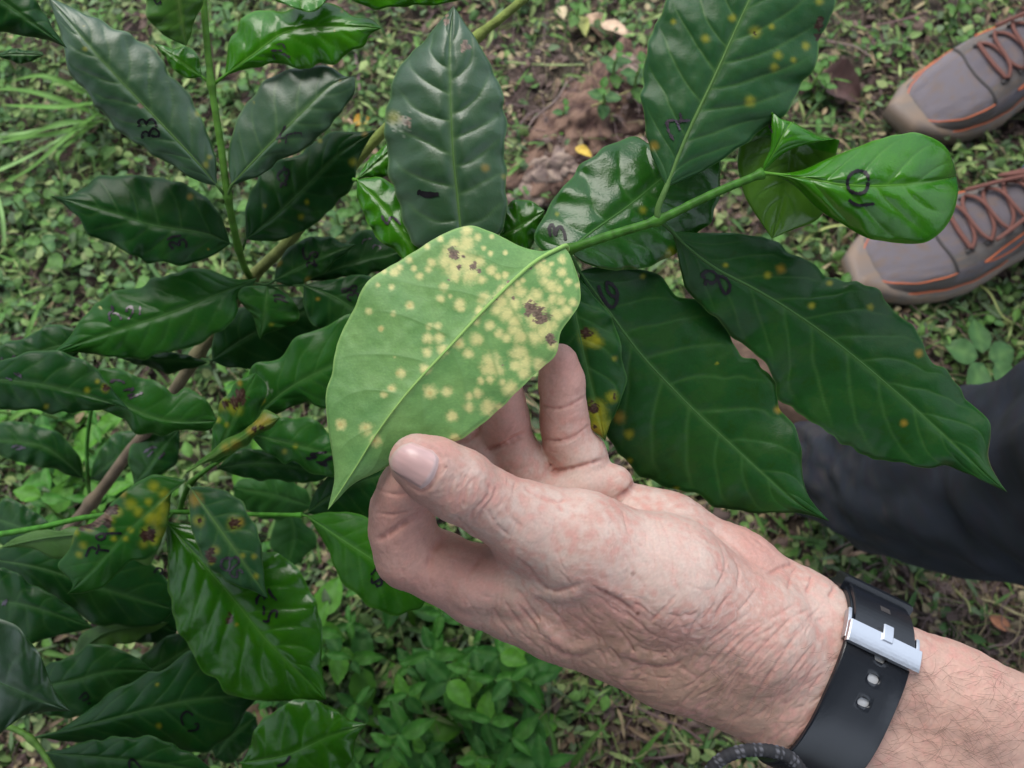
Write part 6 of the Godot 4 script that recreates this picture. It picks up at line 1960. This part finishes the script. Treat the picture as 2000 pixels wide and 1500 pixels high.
func build_weeds() -> void:
	var r := RandomNumberGenerator.new()
	r.seed = 33
	var broad := []
	for k in 4:
		var m := leaflet([0.17, 0.22, 0.27, 0.32][k], 0.35, 0.25, [Color(0.028, 0.120, 0.012), Color(0.038, 0.145, 0.015), Color(0.020, 0.090, 0.012), Color(0.065, 0.195, 0.018)][k], Color(0.08, 0.19, 0.045), 11, 0.06)
		m.surface_set_material(0, mats.weed_leaf)
		broad.append(m)
	var round_leaf := []
	for k in 3:
		var m := leaflet(0.36, 0.18, 0.12, [Color(0.050, 0.135, 0.024), Color(0.080, 0.175, 0.038), Color(0.045, 0.110, 0.036)][k], Color(0.10, 0.20, 0.06), 8)
		m.surface_set_material(0, mats.weed_leaf)
		round_leaf.append(m)
	var kinds := [
		["leafy_weed", 4, 0.085, 0.034, broad, 48, "bright green leafy weed with paired pointed leaves in the patch under the hand", "leafy weeds under the hand", [560, 1060, 1170, 1520]],
		["leafy_weed", 3, 0.06, 0.030, broad, 26, "leafy green weed in the gaps between the lower left coffee leaves", "leafy weeds between the coffee leaves", [0, 560, 780, 1120]],
		["seedling", 3, 0.035, 0.017, round_leaf, 110, "tiny round-leaved seedling in the green ground cover at the left", "seedlings at the left", [-20, 720, 60, 740]],
		["seedling", 3, 0.032, 0.017, round_leaf, 60, "tiny round-leaved seedling on the soil near the boulder and shoes", "seedlings at the right", [980, 2000, 0, 800]],
		["seedling", 3, 0.030, 0.016, round_leaf, 14, "tiny seedling on the dark soil beside the wrist and jeans", "seedlings in the dark soil", [1150, 2000, 1060, 1500]],
	]
	for kd in kinds:
		var protos := []
		for q in 4: protos.append(weed(kd[0], kd[1], kd[2], kd[3], kd[4], r))
		var box: Array = kd[8]
		var made := 0
		var guard := 0
		while made < kd[5] and guard < 3000:
			guard += 1
			var x := r.randf_range(box[0], box[1])
			var y := r.randf_range(box[2], box[3])
			if r.randf() > greenness(x, y) * 1.2 + 0.06: continue
			if kd[0] == "leafy_weed" and x > 860 and y < 1170 + (x - 860) * 0.7: continue
			var o: Node3D = protos[made % 4].duplicate()
			o.name = numbered(kd[0])
			add_child(o)
			var s := r.randf_range(0.65, 1.5)
			o.transform = Transform3D(Basis(Vector3.UP, r.randf() * TAU).scaled(Vector3(s, s, s)), on_soil(x, y, -0.002))
			tag(o, kd[6], "weed", kd[7])
			made += 1
		for q in protos: q.free()
	# the clover-like plant between the shoe and the jeans
	var cl := thing("clover_plant", on_soil(1905, 715), "low plant with five round grey-green leaves between shoe and jeans", "weed")
	for k in 5:
		var a := TAU * k / 5.0 + 0.3
		var lf := MeshInstance3D.new()
		lf.name = "leaf"
		lf.mesh = round_leaf[2]
		lf.transform = Transform3D(Basis(Vector3.UP, a).scaled(Vector3(0.034, 0.034, 0.044)), Vector3(0.008 * cos(a), 0.03 + 0.003 * k, -0.008 * sin(a)))
		cl.add_child(lf, true)
	var sk := MeshInstance3D.new()
	sk.name = "stem"
	sk.mesh = tube(PackedVector3Array([Vector3(0, -0.004, 0), Vector3(0.002, 0.015, 0), Vector3(0, 0.036, 0)]), taper(3, 0.0014, 0.001), 6, same_color(3, Color(0.13, 0.2, 0.07)))
	sk.mesh.surface_set_material(0, mats.weed_leaf)
	cl.add_child(sk, true)

# a grass blade: photograph points with heights above the soil
func blade(parent: Node3D, pts: Array, wide: float, tone: Color) -> void:
	var p := PackedVector3Array()
	for k in range(0, pts.size(), 3): p.append(on_ground(pts[k], pts[k + 1], pts[k + 2]))
	var e := even(p, 24, false)
	var v := PackedVector3Array()
	var c := PackedColorArray()
	for i in 24:
		var t := i / 23.0
		var dir := (e[mini(i + 1, 23)] - e[maxi(i - 1, 0)]).normalized()
		var side := dir.cross(Vector3.UP).normalized()
		var w := wide * pow(1.0 - t, 0.55) * (0.55 + 0.45 * smoothstep(0.0, 0.15, t))
		for j in 5:
			var s := (j - 2) / 2.0
			v.append(e[i] + side * s * w + Vector3.UP * absf(s) * w * 0.45)
			c.append(tone * (1.25 if j == 2 else 1.0) * (1.0 + 0.15 * noise.get_noise_2d(i * 0.5, j * 3.0)))
	var idx := grid_index(24, 5)
	var n := smooth_normals(v, idx)
	if n[12 * 5 + 2].y < 0.0:
		idx = grid_index(24, 5, true)
		n = smooth_normals(v, idx)
	part(parent, "blade", arrays(v, n, idx, c), mats.weed_leaf)

func build_grass() -> void:
	var g1 := Color(0.075, 0.165, 0.032)
	var g2 := Color(0.15, 0.26, 0.09)
	var tufts := [
		["tuft of long bright grass blades below the leaf marked 33", on_ground(200, 235), [[200, 235, 0.02, 120, 260, 0.06, 20, 275, 0.03, -60, 300, 0.0], [195, 220, 0.02, 130, 270, 0.07, 60, 330, 0.05, 0, 360, 0.01], [205, 230, 0.01, 100, 190, 0.05, 20, 175, 0.03, -50, 180, 0.01], [190, 240, 0.02, 115, 300, 0.07, 120, 330, 0.05, 122, 400, 0.01], [210, 240, 0.02, 130, 240, 0.07, 50, 265, 0.05, -20, 268, 0.03], [180, 190, 0.02, 90, 150, 0.05, 20, 160, 0.02], [200, 200, 0.02, 110, 210, 0.06, 0, 205, 0.02]], 0.0045, g1],
		["straight pale grass stalks crossing the ground at the left edge", on_ground(0, 340), [[-40, 350, 0.01, 50, 310, 0.03, 130, 265, 0.04, 195, 235, 0.03], [-30, 275, 0.01, 60, 258, 0.03, 150, 240, 0.04, 200, 228, 0.03], [10, 480, 0.01, 5, 420, 0.03, -10, 360, 0.02]], 0.0032, g2],
		["grass blades sprouting at the bottom beside the soil under the wrist", on_ground(1130, 1490), [[1115, 1500, 0.0, 1150, 1450, 0.04, 1190, 1408, 0.06], [1090, 1510, 0.0, 1080, 1440, 0.03, 1060, 1400, 0.04], [1240, 1490, 0.0, 1280, 1440, 0.03, 1300, 1425, 0.03]], 0.0035, g1],
		["thin looping yellow-green runners beside the grey shoe", on_ground(1600, 470), [[1560, 480, 0.004, 1600, 450, 0.02, 1650, 440, 0.02, 1690, 455, 0.004], [1500, 470, 0.004, 1540, 440, 0.02, 1560, 410, 0.015, 1620, 410, 0.004], [1880, 540, 0.004, 1930, 570, 0.02, 1960, 620, 0.01, 2010, 640, 0.004]], 0.002, Color(0.30, 0.34, 0.12)],
		["grass blades between the dark shoot and the left edge", on_ground(60, 880), [[90, 810, 0.0, 60, 800, 0.04, 20, 820, 0.04, -20, 850, 0.01], [40, 700, 0.0, 60, 640, 0.04, 80, 590, 0.03]], 0.005, g1],
	]
	for t in tufts:
		var o := thing("grass_tuft", t[1], t[0], "grass")
		for b in t[2]: blade(o, b, t[3], t[4] * rng.randf_range(0.8, 1.15))

func fallen(label: String, x: float, y: float, long: float, wide: float, turn: float, tone: Color, curl: float, called := "dry_leaf", cat := "dry leaf") -> void:
	var m := leaflet(wide, 0.5 + curl, curl, tone, tone * 1.3, 15, 0.05)
	var o := placed(self, called, m, mats.dry_leaf, Transform3D(Basis(Vector3.UP, turn) * Basis(Vector3.RIGHT, curl * 0.6).scaled(Vector3(long, long, long)), on_soil(x, y, 0.012)))
	tag(o, label, cat)

func build_fallen() -> void:
	fallen("curled pale tan dry leaf above the boulder", 1148, 22, 0.060, 0.20, -0.95, Color(0.42, 0.29, 0.20), 0.25)
	fallen("second tan dry leaf, lying across the first above the boulder", 1172, 50, 0.050, 0.22, -0.70, Color(0.46, 0.33, 0.23), -0.2)
	fallen("dark purplish dead leaf left of the farther shoe", 1592, 165, 0.062, 0.42, -0.35, Color(0.075, 0.038, 0.034), 0.3)
	fallen("small yellow leaf on the stones under the leaf marked 3", 1120, 320, 0.022, 0.28, -0.5, Color(0.55, 0.38, 0.06), 0.1)
	fallen("tiny yellow leaf left of the boulder", 1038, 280, 0.018, 0.3, 0.2, Color(0.55, 0.45, 0.05), 0.1)
	fallen("orange leaf scrap beside the leaf marked 22", 690, 240, 0.024, 0.34, 0.3, Color(0.60, 0.33, 0.04), 0.15)
	fallen("pale yellow-green fallen leaf near the top edge", 1135, 38, 0.030, 0.26, -1.4, Color(0.42, 0.44, 0.14), 0.15)
	fallen("cream round dry leaf near the top edge", 1092, 30, 0.020, 0.36, -1.3, Color(0.46, 0.38, 0.24), 0.1)
	fallen("tan dry leaf beneath the shaded leaf marked 02", 470, 1425, 0.060, 0.24, 0.5, Color(0.30, 0.19, 0.12), 0.2)
	fallen("tan dry leaf strip at the bottom edge beside the hooked leaf", 440, 1500, 0.06, 0.2, 1.2, Color(0.32, 0.21, 0.14), 0.2)
	fallen("orange-brown scrap on the dark soil right of the watch", 1915, 1205, 0.026, 0.24, -0.6, Color(0.34, 0.14, 0.07), 0.2)
	fallen("reddish scrap at the left edge under the dark shoot", 40, 975, 0.03, 0.28, 0.9, Color(0.42, 0.16, 0.10), 0.2)
	# twigs that can be told apart
	var twigs := [
		["grey twig slanting up to the boulder", 1020, 275, 1105, 190, 0.0016, Color(0.20, 0.15, 0.14)], ["thin twig left of the boulder", 985, 275, 1050, 230, 0.0013, Color(0.17, 0.12, 0.12)],
		["pale green stalk lying left of the boulder", 985, 125, 1140, 138, 0.0018, Color(0.27, 0.33, 0.14)], ["thin green runner over the boulder", 1085, 262, 1220, 232, 0.0012, Color(0.27, 0.25, 0.10)],
		["tan stick under the jeans", 1630, 1095, 1690, 1078, 0.0030, Color(0.40, 0.26, 0.17)], ["thin dark twig left of the tan stick", 1595, 1100, 1680, 1050, 0.0013, Color(0.16, 0.11, 0.10)],
		["tan stick right of the leaf with faint pen marks", 668, 222, 690, 248, 0.0034, Color(0.42, 0.29, 0.19)], ["purplish twig right of the scalloped leaf", 695, 100, 705, 190, 0.0022, Color(0.20, 0.13, 0.13)],
		["long thin twig at the top centre", 700, 60, 790, 20, 0.0012, Color(0.17, 0.11, 0.11)], ["green stalk right of the scalloped leaf", 750, 50, 860, 72, 0.0014, Color(0.22, 0.28, 0.10)],
		["brown twig in the weeds under the hand", 830, 1478, 940, 1400, 0.0013, Color(0.22, 0.12, 0.09)], ["orange-brown twig at the bottom edge", 920, 1460, 980, 1500, 0.0016, Color(0.36, 0.20, 0.13)],
		["dark root on the soil under the wrist", 1180, 1490, 1330, 1470, 0.0016, Color(0.12, 0.08, 0.075)], ["thin root on the soil under the forearm", 1240, 1380, 1360, 1440, 0.0012, Color(0.14, 0.09, 0.085)],
		["twig across the soil beside the farther shoe", 1600, 80, 1690, 130, 0.0014, Color(0.18, 0.13, 0.12)], ["reddish twig above the farther shoe", 1640, 60, 1800, 40, 0.0013, Color(0.19, 0.12, 0.12)],
		["dry stalk at the right edge beside the watch", 1900, 1170, 1990, 1210, 0.0014, Color(0.33, 0.30, 0.15)], ["green-yellow stalk above the watch", 1860, 1140, 1870, 1200, 0.0014, Color(0.28, 0.30, 0.12)],
		["brown stick at the left edge under the leaf marked 121", 0, 635, 40, 622, 0.004, Color(0.28, 0.19, 0.16)], ["dark twig under the leaf marked 22", 560, 430, 640, 440, 0.0018, Color(0.16, 0.10, 0.10)]]
	for t in twigs:
		var a := on_soil(t[1], t[2], 0.004)
		var b := on_soil(t[3], t[4], 0.016)
		var side := (b - a).cross(Vector3.UP).normalized()
		var long := a.distance_to(b)
		var p := PackedVector3Array([a, a.lerp(b, 0.33) + side * long * rng.randf_range(-0.06, 0.06), a.lerp(b, 0.66) + side * long * rng.randf_range(-0.06, 0.06) + Vector3(0, 0.004, 0), b])
		var o := part(self, "twig", tube(even(p, 16, false), taper(16, t[5], t[5] * 0.6), 7, same_color(16, t[6]), 1.0, 0.25), mats.bark)
		tag(o, t[0], "twig")


# unseen tree added overhead: its crown blocks the sky that level leaf blades mirror
func build_added_tree() -> void:
	var r := RandomNumberGenerator.new()
	r.seed = 91
	var foot := Vector3(1.7, 0, 2.1)
	var tree := thing("added_shade_tree", foot, "unseen shade tree added to keep the overhead sky off the coffee leaves", "tree")
	var p := PackedVector3Array([foot, foot + Vector3(-0.1, 1.4, -0.2), foot + Vector3(-0.3, 2.8, -0.6), foot + Vector3(-0.9, 4.4, -1.3)])
	part(tree, "trunk", tube(even(p, 20, false), taper(20, 0.13, 0.06), 12, same_color(20, Color(0.16, 0.12, 0.09)), 1.0, 0.15), mats.bark)
	var crown_at := Vector3(0.55, 4.3, 1.15)
	for k in 9:
		var a := TAU * k / 9.0 + 0.3
		var tip := crown_at + Vector3(cos(a) * 2.2, r.randf_range(-0.4, 0.5), sin(a) * 2.2)
		var q := PackedVector3Array([p[2].lerp(p[3], 0.4 + 0.06 * k), p[3].lerp(tip, 0.5) + Vector3(0, 0.25, 0), tip])
		part(tree, "limb", tube(even(q, 12, false), taper(12, 0.045, 0.012), 8, same_color(12, Color(0.15, 0.11, 0.085))), mats.bark)
	var m := leaflet(0.32, 0.2, 0.15, Color(1, 1, 1), Color(1.2, 1.2, 1.1), 7)
	m.surface_set_material(0, mats.weed_leaf)
	var mm := MultiMesh.new()
	mm.transform_format = MultiMesh.TRANSFORM_3D
	mm.use_colors = true
	mm.mesh = m
	mm.instance_count = CROWN_LEAVES
	for k in CROWN_LEAVES:
		var a := r.randf() * TAU
		var rad := sqrt(r.randf())
		var clump := noise.get_noise_2d(cos(a) * rad * 2.2, sin(a) * rad * 2.2)
		var at_leaf := crown_at + Vector3(cos(a) * rad * CROWN_RADIUS, r.randf_range(-0.7, 0.8) * (1.0 - 0.5 * rad) + 0.4 * clump, sin(a) * rad * CROWN_RADIUS)
		var s := r.randf_range(0.16, 0.26)
		mm.set_instance_transform(k, Transform3D(Basis.from_euler(Vector3(r.randf_range(-0.6, 0.6), r.randf() * TAU, r.randf_range(-0.6, 0.6))).scaled(Vector3(s, s, s)), at_leaf - foot))
		mm.set_instance_color(k, Color(0.05, 0.12, 0.03) * r.randf_range(0.7, 1.3))
	var o := MultiMeshInstance3D.new()
	o.name = "crown"
	o.multimesh = mm
	tree.add_child(o, true)
	tag(o, "", "", "", "stuff")

# unseen shrub added outside the lower left to keep light off the leaves there
func build_added_shrub() -> void:
	var r := RandomNumberGenerator.new()
	r.seed = 15
	var foot := Vector3(-0.72, 0, 0.42)
	var o := thing("added_coffee_shrub", foot, "unseen coffee shrub added beyond the lower left corner to shade the black-green leaves", "shrub")
	part(o, "trunk", tube(even(PackedVector3Array([foot, foot + Vector3(0.02, 0.5, -0.03), foot + Vector3(0.03, 1.4, -0.05)]), 14, false), taper(14, 0.018, 0.008), 10, same_color(14, Color(0.15, 0.11, 0.08))), mats.bark)
	var m := leaflet(0.24, 0.25, 0.2, Color(1, 1, 1), Color(1.6, 1.5, 1.4), 9)
	m.surface_set_material(0, mats.weed_leaf)
	var mm := MultiMesh.new()
	mm.transform_format = MultiMesh.TRANSFORM_3D
	mm.use_colors = true
	mm.mesh = m
	mm.instance_count = 800
	for k in 800:
		var d := Vector3(r.randfn(0, 1), r.randfn(0, 1), r.randfn(0, 1)).normalized() * pow(r.randf(), 0.4)
		var p := Vector3(0.29, 0.98, -0.38) + d * Vector3(0.28, 0.27, 0.42)
		var s := r.randf_range(0.10, 0.15)
		mm.set_instance_transform(k, Transform3D(Basis.from_euler(Vector3(r.randf_range(-0.6, 0.6), r.randf() * TAU, r.randf_range(-0.8, 0.3))).scaled(Vector3(s, s, s)), p))
		mm.set_instance_color(k, Color(0.018, 0.06, 0.02) * r.randf_range(0.8, 1.6))
	var c := MultiMeshInstance3D.new()
	c.name = "crown"
	c.multimesh = mm
	o.add_child(c, true)
	tag(c, "", "", "", "stuff")

const CROWN_LEAVES := 3400
const CROWN_RADIUS := 2.7
# ------------------------------------------------------------------ the cord at the bottom edge

func build_small_things() -> void:
	var p := even(worldly(triples([1375, 1530, 0.285, 1400, 1490, 0.283, 1445, 1468, 0.282, 1500, 1466, 0.282, 1545, 1482, 0.283, 1580, 1530, 0.285])), 90, false)
	var v := PackedVector3Array()
	var c := PackedColorArray()
	var sides := 12
	var up := Vector3(0.3, 0.8, 0.5)
	for i in p.size():
		var t := (p[mini(i + 1, p.size() - 1)] - p[maxi(i - 1, 0)]).normalized()
		var x := t.cross(up).normalized()
		var y := x.cross(t).normalized()
		up = y
		for j in sides:
			var a := TAU * j / sides
			var braid := sin(a * 3.0 + i * 0.9) * sin(a * 3.0 - i * 0.9)
			v.append(p[i] + (x * cos(a) + y * sin(a)) * 0.0022 * (1.0 + 0.12 * braid))
			c.append(Color(0.02, 0.02, 0.024) if braid < 0.35 or (i / 6) % 2 == 0 else Color(0.13, 0.13, 0.15))
	var idx := grid_index(p.size(), sides, true, true)
	var o := part(self, "braided_cord", outward(arrays(v, smooth_normals(v, idx), idx, c), p[45]), mats.cord)
	tag(o, "black and grey braided cord loop at the bottom edge below the watch", "cord")
